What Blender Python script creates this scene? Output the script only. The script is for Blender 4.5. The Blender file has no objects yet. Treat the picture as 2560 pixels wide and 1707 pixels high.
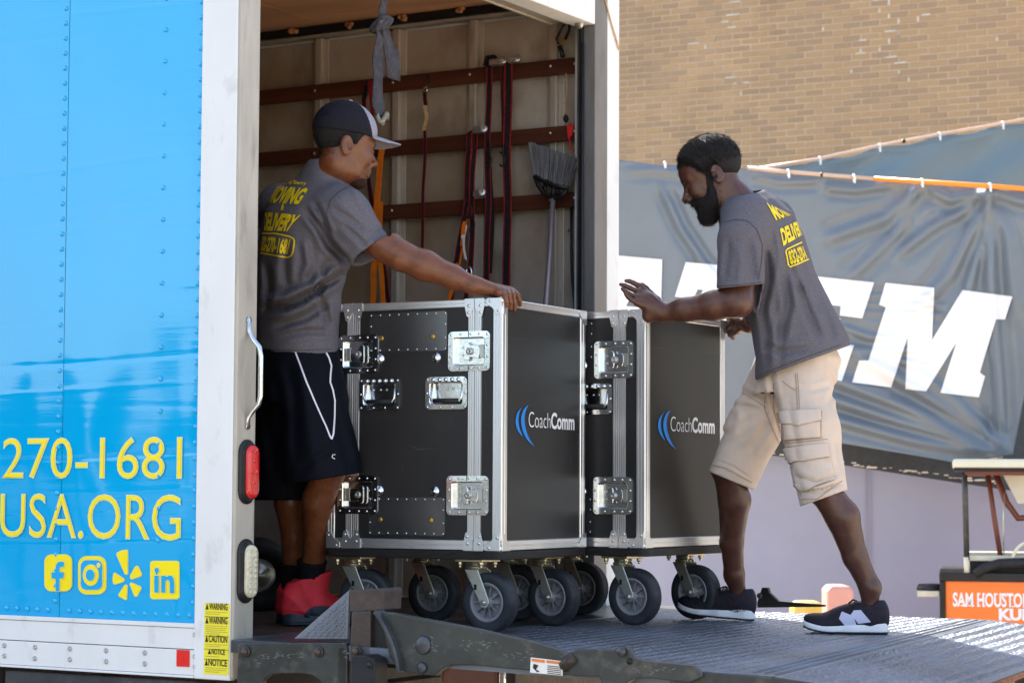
import bpy, bmesh, math, random, time
import numpy as np
from mathutils import Vector, Matrix
from mathutils.bvhtree import BVHTree
random.seed(7); rng = np.random.default_rng(7)
S = bpy.context.scene
COL = S.collection
rad = math.radians
# ---------------------------------------------------------------- camera, world, sun, exposure
F = 5600.0                                   # focal length in pixels of the 2560 x 1707 frame
CH = 1.584                                   # camera height above the asphalt
RC = Matrix.Rotation(rad(90) + math.atan(362 / F), 3, 'X') @ Matrix.Rotation(0.005, 3, 'Z')
cam = bpy.data.cameras.new('camera'); camo = bpy.data.objects.new('camera', cam); COL.objects.link(camo)
camo.matrix_world = Matrix.Translation((0, 0, CH)) @ RC.to_4x4()
cam.sensor_width = 36; cam.lens = 36 * F / 2560; cam.clip_end = 2000; cam.clip_start = 0.1
cam.dof.use_dof = True; cam.dof.focus_distance = 7.6; cam.dof.aperture_fstop = 7.0
S.camera = camo
SUN_AZ, SUN_EL = rad(-29), rad(42.5)          # azimuth from +Y, towards +X positive
w = bpy.data.worlds.new('World'); S.world = w; w.use_nodes = True
nt = w.node_tree; bg = nt.nodes['Background']
sky = nt.nodes.new('ShaderNodeTexSky'); sky.sky_type = 'NISHITA'; sky.sun_disc = False
sky.sun_elevation = SUN_EL; sky.sun_rotation = SUN_AZ; sky.air_density = 1.0; sky.dust_density = 2.0; sky.ozone_density = 1.0
tcw = nt.nodes.new('ShaderNodeTexCoord'); cn = nt.nodes.new('ShaderNodeTexNoise'); cn.inputs['Scale'].default_value = 2.6; cn.inputs['Detail'].default_value = 6
cr = nt.nodes.new('ShaderNodeValToRGB'); cr.color_ramp.elements[0].position = .51; cr.color_ramp.elements[1].position = .67
cmix = nt.nodes.new('ShaderNodeMix'); cmix.data_type = 'RGBA'; cmix.inputs[7].default_value = (3.2, 3.1, 2.95, 1)      # broken bright cloud
nt.links.new(tcw.outputs['Generated'], cn.inputs[0]); nt.links.new(cn.outputs[0], cr.inputs[0]); nt.links.new(cr.outputs[0], cmix.inputs[0])
nt.links.new(sky.outputs[0], cmix.inputs[6]); nt.links.new(cmix.outputs[2], bg.inputs[0]); bg.inputs[1].default_value = 0.15
sd = bpy.data.lights.new('sun', 'SUN'); sd.energy = 5.0; sd.angle = rad(0.55); sd.color = (1.0, 0.93, 0.82)
so = bpy.data.objects.new('sun', sd); COL.objects.link(so)
sunv = Vector((math.sin(SUN_AZ) * math.cos(SUN_EL), math.cos(SUN_AZ) * math.cos(SUN_EL), math.sin(SUN_EL)))
so.rotation_euler = sunv.to_track_quat('Z', 'Y').to_euler(); so.location = (-6, 12, 14)
S.view_settings.view_transform = 'Standard'; S.view_settings.look = 'None'
S.view_settings.exposure = 1.74; S.view_settings.gamma = 1.0; S.view_settings.use_curve_mapping = False

# ---------------------------------------------------------------- placing
def raydir(px, py):
    return RC @ Vector(((px - 1280) / F, -(py - 853.5) / F, -1))
CAM = Vector((0, 0, CH))
def W(px, py, d):
    return CAM + raydir(px, py) * d
def frame(x, y, ang, z=0.0):
    return Matrix.Translation((x, y, z)) @ Matrix.Rotation(ang, 4, 'Z')
THETA = rad(30.5)
TM = frame(-0.870, 7.13, -THETA)            # truck: +x to the rear, +y across to the far side, z above the asphalt
FLOOR = 1.10
def hit(px, py, axis, val, M=TM):
    Mi = M.inverted(); o = Mi @ CAM; d = Mi.to_3x3() @ raydir(px, py)
    s = (val - o[axis]) / d[axis]
    return o + d * s
# ---------------------------------------------------------------- mesh collecting
class MB:
    def __init__(self): self.v = []; self.f = []; self.m = []; self.s = []
    def add(self, vs, fs, m=0, s=False):
        k = len(self.v); self.v += [tuple(v) for v in vs]
        for f in fs: self.f.append(tuple(i + k for i in f)); self.m.append(m); self.s.append(s)
    def box(self, lo, hi, m=0, R=None):
        (a, b, c), (d, e, g) = lo, hi
        vs = [(a,b,c),(d,b,c),(d,e,c),(a,e,c),(a,b,g),(d,b,g),(d,e,g),(a,e,g)]
        if R is not None: vs = [R @ Vector(q) for q in vs]
        self.add(vs, [(3,2,1,0),(4,5,6,7),(0,1,5,4),(1,2,6,5),(2,3,7,6),(3,0,4,7)], m)
    def prism(self, poly, vec, m=0):
        n = len(poly); p = [Vector(q) for q in poly]; vec = Vector(vec)
        nor = Vector((0,0,0))
        for i in range(n): nor += p[i].cross(p[(i+1) % n])
        if nor.dot(vec) > 0: p.reverse()
        vs = p + [q + vec for q in p]
        fs = [tuple(range(n)), tuple(range(2*n-1, n-1, -1))] + [(i, i+n, (i+1) % n + n, (i+1) % n) for i in range(n)]
        self.add(vs, fs, m)
    def tube(self, path, r, seg=8, m=0, closed=False, caps=True, flat=None):
        P = [Vector(q) for q in path]; n = len(P); rr = r if hasattr(r, '__len__') else [r]*n
        rings = []; up = None
        for i in range(n):
            t = (P[(i+1) % n if closed else min(i+1, n-1)] - P[i-1 if closed else max(i-1, 0)])
            if t.length < 1e-9: t = Vector((0,0,1))
            t.normalize()
            if up is None:
                up = Vector((0,0,1)) if abs(t.z) < .9 else Vector((1,0,0))
                if flat is not None: up = Vector(flat[0])
            a = t.cross(up)
            if a.length < 1e-6: a = t.cross(Vector((0,1,0)))
            a.normalize(); b = a.cross(t).normalized(); up = b
            if flat is not None:
                b = Vector(flat[0]); b = (b - t*b.dot(t)).normalized(); a = t.cross(b)
                ring = [P[i] + a*math.cos(2*math.pi*k/seg)*flat[1] + b*math.sin(2*math.pi*k/seg)*flat[2] for k in range(seg)]
            else:
                ring = [P[i] + (a*math.cos(2*math.pi*k/seg) + b*math.sin(2*math.pi*k/seg))*rr[i] for k in range(seg)]
            rings.append(ring)
        vs = [q for g in rings for q in g]; fs = []
        for i in range(n if closed else n-1):
            j = (i+1) % n
            for k in range(seg):
                l = (k+1) % seg; fs.append((i*seg+k, i*seg+l, j*seg+l, j*seg+k))
        if caps and not closed:
            fs.append(tuple(range(seg-1, -1, -1))); fs.append(tuple(range((n-1)*seg, n*seg)))
        self.add(vs, fs, m, True)
    def cyl(self, p0, p1, r0, r1=None, seg=16, m=0):
        self.tube([p0, p1], [r0, r0 if r1 is None else r1], seg, m)
    def lathe(self, prof, o, ax, seg=24, m=0, s=True):
        """prof: list of (radius, height) turned about the axis ax through o."""
        ax = Vector(ax).normalized(); u = ax.orthogonal().normalized(); v = ax.cross(u); o = Vector(o)
        vs = []; fs = []
        for (r, h) in prof:
            for k in range(seg):
                a = 2*math.pi*k/seg; vs.append(o + ax*h + (u*math.cos(a) + v*math.sin(a))*max(r, 1e-5))
        for i in range(len(prof)-1):
            for k in range(seg):
                l = (k+1) % seg; fs.append((i*seg+k, i*seg+l, (i+1)*seg+l, (i+1)*seg+k))
        self.add(vs, fs, m, s)
    def band(self, path, wdir, wid, th, m=0):
        """flat webbing: a strip of width wid along wdir and thickness th following path."""
        P = [Vector(q) for q in path]; n = len(P); wd = Vector(wdir).normalized(); vs = []; fs = []
        for i in range(n):
            t = (P[min(i+1, n-1)] - P[max(i-1, 0)]).normalized(); nn = t.cross(wd).normalized()
            for a, b in ((-1,-1),(1,-1),(1,1),(-1,1)): vs.append(P[i] + wd*wid*.5*a + nn*th*.5*b)
        for i in range(n-1):
            for k in range(4):
                l = (k+1) % 4; fs.append((i*4+k, i*4+l, i*4+4+l, i*4+4+k))
        fs += [(3,2,1,0), (n*4-4, n*4-3, n*4-2, n*4-1)]
        self.add(vs, fs, m, False)
    def build(self, name, mats, parent=None, bevel=0, seg=2, smooth=None, fix=True):
        me = bpy.data.meshes.new(name); me.from_pydata(self.v, [], self.f)
        for mt in (mats if isinstance(mats, (list, tuple)) else [mats]): me.materials.append(mt)
        me.polygons.foreach_set('material_index', self.m)
        me.polygons.foreach_set('use_smooth', [bool(x) if smooth is None else smooth for x in self.s])
        me.update()
        if fix:
            b = bmesh.new(); b.from_mesh(me); bmesh.ops.recalc_face_normals(b, faces=b.faces); b.to_mesh(me); b.free()
        return link(name, me, parent, bevel, seg)
def link(name, me, parent=None, bevel=0, seg=2):
    o = bpy.data.objects.new(name, me); COL.objects.link(o)
    if parent is not None: o.parent = parent
    if bevel:
        md = o.modifiers.new('bevel', 'BEVEL'); md.width = bevel; md.segments = seg; md.limit_method = 'ANGLE'; md.angle_limit = rad(40)
    return o
def tag(o, label, cat, group=None):
    o['label'] = label; o['category'] = cat
    if group: o['group'] = group
    return o
def thing(name, label, cat, M=None, group=None):
    o = bpy.data.objects.new(name, None); COL.objects.link(o)
    if M is not None: o.matrix_world = M
    o.empty_display_size = .1
    return tag(o, label, cat, group)
def structure(o): o['kind'] = 'structure'; return o
def stuff(o): o['kind'] = 'stuff'; return o
def copy_obj(o, parent, M=None):
    c = o.copy(); COL.objects.link(c)
    if parent is not None: c.parent = parent
    if M is not None: c.matrix_local = M
    return c
# ---------------------------------------------------------------- materials
def mat(name, col, rough=.5, metal=0.0, var=.0, vs=6, st=(1,1,1), bump=0, bs=60, bst=None, coat=0, dirt=0, dcol=(.05,.04,.03), ds=5, ior=None, emit=None, trans=0, sheen=0, rvar=0, col2=None):
    m = bpy.data.materials.new(name); m.use_nodes = True; n = m.node_tree.nodes; L = m.node_tree.links
    p = n['Principled BSDF']; p.inputs['Roughness'].default_value = rough; p.inputs['Metallic'].default_value = metal
    c = (*col, 1); p.inputs['Base Color'].default_value = c
    if coat: p.inputs['Coat Weight'].default_value = coat; p.inputs['Coat Roughness'].default_value = .06
    if ior: p.inputs['IOR'].default_value = ior
    if sheen: p.inputs['Sheen Weight'].default_value = sheen
    if trans: p.inputs['Transmission Weight'].default_value = trans
    tc = n.new('ShaderNodeTexCoord')
    def noise(scale, stretch, det=5):
        mp = n.new('ShaderNodeMapping'); mp.inputs['Scale'].default_value = stretch; L.new(tc.outputs['Object'], mp.inputs[0])
        t = n.new('ShaderNodeTexNoise'); t.inputs['Scale'].default_value = scale; t.inputs['Detail'].default_value = det; t.inputs['Roughness'].default_value = .6
        L.new(mp.outputs[0], t.inputs[0]); return t
    last = None
    if var or col2:
        t = noise(vs, st); r = n.new('ShaderNodeValToRGB'); r.color_ramp.elements[0].position = .3; r.color_ramp.elements[1].position = .7
        lo = col2 if col2 else tuple(x*(1-var) for x in col); hi = col if col2 else tuple(min(1, x*(1+var)) for x in col)
        r.color_ramp.elements[0].color = (*lo, 1); r.color_ramp.elements[1].color = (*hi, 1)
        L.new(t.outputs[0], r.inputs[0]); last = r.outputs[0]
        if rvar:
            mr = n.new('ShaderNodeMapRange'); mr.inputs[3].default_value = max(0, rough-rvar); mr.inputs[4].default_value = min(1, rough+rvar)
            L.new(t.outputs[0], mr.inputs[0]); L.new(mr.outputs[0], p.inputs['Roughness'])
    if dirt:
        t = noise(ds, st, 8); r = n.new('ShaderNodeValToRGB'); r.color_ramp.elements[0].position = .62 - .3*dirt; r.color_ramp.elements[1].position = .85 - .3*dirt
        L.new(t.outputs[0], r.inputs[0]); mx = n.new('ShaderNodeMix'); mx.data_type = 'RGBA'
        mm = n.new('ShaderNodeMath'); mm.operation = 'MULTIPLY'; mm.inputs[1].default_value = min(1, .35 + dirt); L.new(r.outputs[0], mm.inputs[0]); L.new(mm.outputs[0], mx.inputs[0])
        mx.inputs[6].default_value = c; mx.inputs[7].default_value = (*dcol, 1)
        if last: L.new(last, mx.inputs[6])
        last = mx.outputs[2]
    if last: L.new(last, p.inputs['Base Color'])
    if bump:
        t = noise(bs, bst or st, 4); b = n.new('ShaderNodeBump'); b.inputs['Strength'].default_value = bump; b.inputs['Distance'].default_value = .01
        L.new(t.outputs[0], b.inputs['Height']); L.new(b.outputs[0], p.inputs['Normal'])
    if emit:
        p.inputs['Emission Color'].default_value = c; p.inputs['Emission Strength'].default_value = emit
    return m
MT = {}
def defmats():
    D = MT
    D['blue'] = mat('blue_vinyl', (.0,.395,.77), .05, var=.02, vs=3, ior=1.75, bump=.02, bs=5, bst=(.35,1,5))
    D['yellow'] = mat('yellow_vinyl', (.95,.76,.0), .3, var=.02)
    D['pale'] = mat('pale_yellow_vinyl', (.78,.78,.38), .3)
    D['white'] = mat('white_paint', (.74,.75,.75), .35, var=.05, vs=4, dirt=.16, dcol=(.3,.27,.23), ds=11, st=(1,1,.5), bump=.03, bs=80)
    D['alu_dirty'] = mat('weathered_aluminium', (.42,.39,.34), .5, .25, var=.18, vs=9, st=(1,1,.25), dirt=.28, dcol=(.14,.11,.08), ds=14, bump=.08, bs=40)
    D['alu_shade'] = mat('shaded_grimy_aluminium', (.19,.175,.165), .5, .25, var=.15, vs=9, st=(1,1,.25), dirt=.2, dcol=(.09,.075,.06), ds=14)  # darker copy of the weathered aluminium, shade put into its colour
    D['alu_in'] = mat('dull_interior_aluminium', (.50,.45,.39), .42, .4, var=.15, vs=12, st=(1,1,.2), dirt=.2, dcol=(.1,.07,.05), ds=20, bump=.05, bs=60)
    D['wallpanel'] = mat('worn_plywood_wall_lining', (.46,.425,.38), .48, col2=(.27,.185,.11), vs=1.7, st=(1,1,.7), rvar=.12, dirt=.42, dcol=(.16,.10,.055), ds=3.5, bump=.12, bs=120, bst=(1,1,.25))
    D['slat'] = mat('dark_red_brown_wood', (.085,.028,.016), .42, var=.4, vs=5, st=(.12,1,2.4), bump=.25, bs=30, bst=(.08,1,3))
    D['ply'] = mat('reddish_ceiling_plywood', (.78,.42,.23), .55, var=.22, vs=4, st=(.25,2,1), dirt=.1, dcol=(.2,.09,.05), ds=5, bump=.1, bs=50, bst=(.2,2,1))
    D['black'] = mat('black_metal', (.013,.013,.014), .4, var=.3, vs=20)
    D['rubber'] = mat('black_rubber', (.017,.018,.021), .55, var=.3, vs=14, bump=.1, bs=90)
    D['rust'] = mat('rust', (.2,.075,.03), .8, var=.5, vs=40, bump=.4, bs=90)
    D['rustscrew'] = mat('rust_foam_blob', (.45,.2,.08), .8, var=.5, vs=40, bump=.4, bs=90)
    D['steel'] = mat('dark_painted_steel', (.036,.04,.037), .38, .15, var=.3, vs=7, dirt=.26, dcol=(.16,.15,.13), ds=16, bump=.2, bs=25, rvar=.12)
    D['steel_bl'] = mat('worn_blue_black_steel', (.06,.066,.078), .34, .35, var=.3, vs=9, dirt=.2, dcol=(.2,.16,.12), ds=9, bump=.15, bs=40, rvar=.12)
    D['steel_rust'] = mat('rust_edged_steel', (.05,.036,.03), .5, .2, var=.5, vs=10, dirt=.2, dcol=(.24,.1,.04), ds=9, bump=.3, bs=40)
    D['tread'] = mat('diamond_plate_steel', (.135,.152,.182), .45, .4, var=.35, vs=2.2, dirt=.22, dcol=(.12,.09,.07), ds=3.2, bump=.12, bs=70, rvar=.14)
    D['chrome'] = mat('zinc_plated_steel', (.74,.76,.78), .17, 1.0, var=.08, vs=30, bump=.04, bs=60)
    D['bolt'] = mat('bolt_steel', (.45,.43,.42), .35, .8, var=.3, vs=60)
    D['redlens'] = mat('red_lamp_lens', (.62,.012,.012), .12, coat=.6, bump=.25, bs=150)
    D['clearlens'] = mat('frosted_lamp_lens', (.62,.58,.42), .14, coat=.6, bump=.5, bs=160, var=.2, vs=90)
    D['red'] = mat('red_reflector', (.75,.015,.01), .25, var=.1, vs=60, coat=.4)
    D['stick'] = mat('yellow_label', (.85,.74,.03), .45, var=.05)
    D['ink'] = mat('black_ink', (.012,.012,.012), .6)
    D['greyink'] = mat('faded_print', (.42,.37,.06), .6)
    D['paper'] = mat('white_label', (.78,.77,.74), .5, var=.06, dirt=.12, dcol=(.35,.3,.25), ds=30)
    D['orange_ink'] = mat('orange_ink', (.75,.2,.03), .5)
    D['floorwood'] = mat('dark_floor_boards', (.055,.04,.03), .6, var=.35, vs=4, st=(.15,3,1), bump=.3, bs=20, bst=(.1,3,1), dirt=.15, dcol=(.12,.1,.08))
    D['dark'] = mat('dark_lining', (.05,.042,.036), .7, var=.3)
    # cases
    D['laminate'] = mat('black_case_laminate', (.022,.021,.021), .34, var=.22, vs=2.5, bump=.10, bs=500, dirt=.14, dcol=(.06,.054,.048), ds=3, rvar=.16)
    D['extr'] = mat('aluminium_extrusion', (.72,.71,.71), .3, .85, var=.08, vs=6, st=(1,1,.12), bump=.04, bs=60, rvar=.08)
    D['dish'] = mat('dark_polished_plate', (.15,.15,.155), .22, .8, var=.2, vs=3, rvar=.08)
    D['brass'] = mat('brass_screw', (.65,.36,.06), .3, .9)
    D['zincyel'] = mat('yellow_zinc_plate', (.62,.54,.36), .28, .9, var=.2, vs=18)
    D['fork'] = mat('galvanised_fork', (.52,.52,.46), .33, .75, var=.15, vs=14, dirt=.12, dcol=(.3,.27,.18), ds=25)
    D['hub'] = mat('grey_plastic_hub', (.22,.215,.23), .5, var=.12, vs=20)
    D['tyre'] = mat('worn_grey_rubber_tyre', (.03,.033,.04), .5, var=.35, vs=16, dirt=.12, dcol=(.1,.095,.09), ds=18, bump=.12, bs=70)
    D['ply_dark'] = mat('black_dolly_board', (.02,.018,.017), .5, var=.4, vs=20, st=(1,1,8))
    D['logo_blue'] = mat('logo_blue', (.005,.22,.66), .4); D['logo_white'] = mat('logo_white', (.78,.77,.78), .45)
    # straps
    D['strap'] = mat('black_red_webbing', (.022,.016,.02), .8, var=.3, vs=60, bump=.3, bs=250)
    D['strap_red'] = mat('red_webbing_edge', (.25,.02,.022), .75, var=.25, vs=60)
    D['orange'] = mat('orange_webbing', (.82,.2,.012), .7, var=.15, vs=30, bump=.2, bs=250)
    D['greystrap'] = mat('frayed_grey_webbing', (.065,.062,.072), .9, var=.3, vs=40, bump=.5, bs=160, dirt=.1, dcol=(.4,.39,.38), ds=50)
    D['tape'] = mat('tan_tape', (.56,.38,.2), .8, var=.2, vs=60)
    D['cord'] = mat('old_cord', (.25,.22,.17), .85, var=.2, vs=60)
    D['redcloth'] = mat('red_tag', (.7,.02,.02), .7, var=.2, vs=50)
    D['broomgrey'] = mat('grey_bristles', (.16,.16,.175), .6, var=.35, vs=70, st=(1,1,.15)); D['blackpl'] = mat('black_plastic', (.012,.012,.014), .35)
    D['handle'] = mat('purple_grey_broom_pole', (.24,.2,.21), .38, .3, var=.1)
    # background
    D['brick'] = mat('tan_brick', (.49,.315,.17), .85, var=.16, vs=1.4, bump=.25, bs=90)
    D['brick2'] = mat('brown_brick', (.425,.28,.165), .85, var=.16, vs=1.4, bump=.25, bs=90)
    D['brick3'] = mat('ochre_brick', (.50,.325,.175), .85, var=.16, vs=1.4, bump=.25, bs=90)
    D['mortar'] = mat('pale_mortar', (.58,.44,.305), .9, var=.15, vs=2, dirt=.12, dcol=(.72,.68,.6), ds=1.2, bump=.2, bs=80)
    D['efflo'] = mat('lime_bloom', (.70,.62,.52), .9, var=.1)
    D['tarp'] = mat('grey_blue_tarpaulin', (.145,.172,.205), .24, var=.06, vs=2, bump=.06, bs=14)
    D['tarp2'] = mat('slate_blue_tarpaulin', (.13,.19,.235), .34, var=.06, vs=1.5, bump=.05, bs=9)
    D['tarp_edge'] = mat('black_hem', (.025,.03,.037), .5, var=.3, vs=20)
    D['bwhite'] = mat('white_banner_print', (.8,.8,.83), .4, var=.02)
    D['pole_or'] = mat('orange_pipe', (.85,.28,.015), .3); D['pole_pink'] = mat('faded_pinkish_pipe', (.62,.42,.31), .45, var=.2, vs=4)
    D['tie'] = mat('white_cable_tie', (.8,.8,.8), .4)
    D['lilac'] = mat('pale_lilac_painted_wall', (.335,.345,.45), .7, var=.08, vs=.8, dirt=.06, dcol=(.25,.25,.31), ds=1.5, bump=.05, bs=60)
    D['kub'] = mat('orange_paint', (.85,.17,.008), .25, coat=.3, var=.04)
    D['cream'] = mat('cream_roof_panel', (.62,.6,.48), .35, var=.05)
    D['glass'] = mat('dusty_windscreen', (.6,.58,.5), .3, var=.1, vs=5)
    D['brownframe'] = mat('reddish_brown_frame', (.13,.03,.014), .4)
    D['asphalt'] = mat('asphalt', (.05,.046,.042), .9, var=.25, vs=.8, bump=.4, bs=60, dirt=.1, dcol=(.16,.14,.12), ds=.4)
    D['pinkpl'] = mat('faded_pink_plastic', (.50,.25,.215), .6, var=.15, vs=3); D['yelpl'] = mat('yellow_plastic', (.52,.41,.09), .5, var=.15, vs=5)
    D['bark'] = mat('bark', (.09,.065,.045), .9, var=.3, vs=8); D['leaf'] = mat('leaf', (.05,.085,.025), .6, var=.35, vs=3)
    D['concrete'] = mat('concrete', (.48,.39,.28), .9, var=.12, vs=1.5, bump=.2, bs=40)
    # people
    D['skinA'] = mat('warm_brown_skin', (.145,.048,.018), .35, var=.24, vs=42, bump=.12, bs=230, rvar=.1, dirt=.1, dcol=(.09,.03,.014), ds=170)
    D['skinB'] = mat('deep_brown_skin', (.082,.031,.018), .34, var=.26, vs=42, bump=.14, bs=230, rvar=.1, dirt=.1, dcol=(.03,.011,.007), ds=170)
    D['lipA'] = mat('lip', (.17,.06,.045), .4); D['nail'] = mat('nail', (.42,.23,.17), .3)
    D['hair'] = mat('black_hair', (.012,.010,.010), .6, var=.4, vs=90, bump=.9, bs=220)
    D['stub'] = mat('short_dark_stubble', (.035,.017,.011), .7, var=.5, vs=120, bump=.3, bs=300)
    D['eyew'] = mat('eye_white', (.6,.55,.5), .15)
    D['shirt'] = mat('heather_grey_cotton', (.122,.114,.130), .85, var=.5, vs=420, bump=.2, bs=500)
    D['print'] = mat('yellow_shirt_print', (.84,.62,.0), .6, var=.05, vs=80)
    D['shorts'] = mat('black_mesh_shorts', (.0055,.0065,.0115), .75, var=.3, vs=200)
    D['piping'] = mat('white_piping', (.72,.68,.76), .6)
    D['khaki'] = mat('khaki_cotton', (.62,.50,.405), .85, var=.08, vs=10, bump=.22, bs=240)
    D['stitch'] = mat('khaki_stitching', (.36,.24,.16), .9)
    D['capA'] = mat('dark_navy_cap_cloth', (.014,.0135,.02), .75, var=.35, vs=160, bump=.25, bs=260)
    D['capB'] = mat('pale_grey_cap_cloth', (.29,.28,.33), .8, var=.1, vs=120, bump=.2, bs=260)
    D['sock'] = mat('black_sock', (.009,.009,.012), .9, var=.3, vs=100, bump=.4, bs=120, bst=(1,1,.1))
    D['shoered'] = mat('red_nubuck', (.62,.03,.045), .62, var=.2, vs=18, bump=.12, bs=120)
    D['shoedark'] = mat('dark_blue_black_sole', (.025,.035,.05), .5, var=.2)
    D['shoeblk'] = mat('black_mesh_upper', (.016,.013,.021), .6, var=.35, vs=70, bump=.3, bs=200)
    D['shoewht'] = mat('white_midsole', (.7,.71,.75), .5, var=.04)
    D['shoegry'] = mat('pale_lilac_patch', (.5,.5,.66), .55, var=.06)
    D['lace'] = mat('black_lace', (.012,.012,.015), .8)
    for k_, v_ in dict(hair=.28,stub=.12,shirt=.1,shorts=.08,capA=.1,capB=.2,sock=.08,khaki=.15,strap=.1,strap_red=.15,greystrap=.15,laminate=.28,tyre=.25,rubber=.25,ply_dark=.2,black=.3,slat=.25,lace=.1,shoeblk=.2,shoedark=.3,floorwood=.25,brick=.2,brick2=.2,brick3=.2,mortar=.2,asphalt=.2,blackpl=.3,dark=.2,shoered=.25,orange=.2,skinA=.5,skinB=.5,wallpanel=.35,ply=.3).items(): D[k_].node_tree.nodes['Principled BSDF'].inputs['Specular IOR Level'].default_value = v_
    D['button'] = mat('blue_grey_button', (.06,.09,.15), .4)
defmats()
# ---------------------------------------------------------------- lettering
_tc = {}
def text_geo(body, off=0.0, res=4):
    """flat outline of a line of text, height of a capital = 1, returns verts (n,2) and triangles."""
    k = (body, off, res)
    if k in _tc: return _tc[k]
    cu = bpy.data.curves.new('t', 'FONT'); cu.body = body; cu.size = 1; cu.resolution_u = res; cu.offset = off
    cu.fill_mode = 'FRONT'
    o = bpy.data.objects.new('t', cu); COL.objects.link(o)
    dg = bpy.context.evaluated_depsgraph_get(); me = bpy.data.meshes.new_from_object(o.evaluated_get(dg))
    b = bmesh.new(); b.from_mesh(me); bmesh.ops.triangulate(b, faces=b.faces)
    b.verts.ensure_lookup_table()
    v = np.array([p.co[:2] for p in b.verts]); f = [[q.index for q in t.verts] for t in b.faces]; b.free()
    bpy.data.objects.remove(o); bpy.data.curves.remove(cu); bpy.data.meshes.remove(me)
    v = v / 0.729
    _tc[k] = (v, f); return v, f
def text_fit(body, x0, x1, y0, y1, off=0.0, shear=0.0, ref=None):
    """text scaled to fill the box x0..x1, y0..y1 (ref: plain text whose bounds are fitted)."""
    v, f = text_geo(body, off); r, _ = text_geo(ref or body, 0.0)
    lo, hi = r.min(0), r.max(0)
    q = (v - lo) / (hi - lo)
    out = np.column_stack([x0 + q[:, 0]*(x1-x0), y0 + q[:, 1]*(y1-y0)])
    out[:, 0] += shear * (out[:, 1] - y0)
    return out, f
def flat_text(mb, tv, tf, o, ux, uy, m=0, lift=(0,0,0)):
    o = Vector(o) + Vector(lift); ux = Vector(ux); uy = Vector(uy)
    mb.add([o + ux*float(a) + uy*float(b) for a, b in tv], tf, m)
# ---------------------------------------------------------------- ground
g = MB(); g.add([(-900,-700,0),(900,-700,0),(900,1200,0),(-900,1200,0)], [(0,1,2,3)])
structure(g.build('ground', MT['asphalt']))
g = MB(); g.add([(-3.2,-60,.004),(70,-60,.004),(70,24.2,.004),(-3.2,24.2,.004)], [(0,1,2,3)]); structure(g.build('pavement', MT['concrete']))
# ---------------------------------------------------------------- the moving truck (box body)
truck = thing('moving_truck', 'bright blue box truck with yellow lettering, parked with its rear end open', 'truck', TM)
def at_y(px, py, y=0.0): return hit(px, py, 1, y)
def at_x(px, py, x=0.0): return hit(px, py, 0, x)
ZB, ZT = 1.143, 3.78
SEAM = -.735
from mathutils import noise as mnoise
random.seed(31); STREAK = []
zz_ = 1.2
while zz_ < 3.8: zz_ += random.uniform(.02,.10); STREAK.append((zz_, random.uniform(.00012,.0005)*random.choice((1,1,-1)), random.uniform(0,9)))
def streak(x, z):
    d = 0
    for z0, a, p in STREAK:
        t = z - z0 - .012*math.sin(x*1.7+p) - .006*math.sin(x*4.1+p*2)
        if abs(t) < .03: d += a*math.exp(-(t/.008)**2)*(.5+.5*math.sin(x*2.3+p*3))
    return d
def wavy_panel(x0, x1, z0, z1, nx, nz):
    b = MB(); vs = []; fs = []
    for j in range(nz+1):
        for i in range(nx+1):
            x = x0 + (x1-x0)*i/nx; z = z0 + (z1-z0)*j/nz
            e = min(1, 8*min(i/nx, 1-i/nx))
            y = streak(x, z) + .0062*e*mnoise.noise((x*2.3, z*1.3, 3.0)) + .0014*e*mnoise.noise((x*5, z*4, 9.0))
            vs.append((x, y, z))
    for j in range(nz):
        for i in range(nx):
            a = j*(nx+1)+i; fs.append((a, a+1, a+nx+2, a+nx+1))
    b.add(vs, fs, 0, True)
    k = len(b.v); b.add([(x0,.006,z0),(x1,.006,z0),(x1,.006,z1),(x0,.006,z1)], [(3,2,1,0)])
    return b
rv = MB(); rv.lathe([(.0085,0),(.0082,.002),(.0062,.0046),(.003,.0058),(0,.0061)], (0,0,0), (0,-1,0), 10)
rivet0 = rv.build('rivet', MT['blue']); rivet_used = [False]
def put_rivet(parent, x, z, src=None):
    M = Matrix.Translation((x, -.0005, z))
    if not rivet_used[0]:
        rivet_used[0] = True; rivet0.parent = parent; rivet0.matrix_local = M; return
    copy_obj(rivet0, parent, M)
panels = []
for (x0, x1) in ((SEAM+.0012, -.1565), (SEAM-1.22, SEAM-.0012), (SEAM-2.44, SEAM-1.2224), (SEAM-3.66, SEAM-2.4424), (SEAM-4.88, SEAM-3.6624)):
    panels.append(wavy_panel(x0, x1, ZB, ZT, 36, 520 if x1 > -1 else 60).build('side_panel', MT['blue'], truck, fix=False))
z = 1.196
while z < 3.74:
    put_rivet(panels[1], SEAM-.017, z); put_rivet(panels[0], -.170, z+.012); z += .0512
z = 1.30
while z < 3.74: put_rivet(panels[0], -.318, z); z += .1045
x = -.182
while x > -1.16:
    if abs(x-SEAM) > .022: put_rivet(panels[0] if x > SEAM else panels[1], x, 1.166)
    x -= .0462
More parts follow.
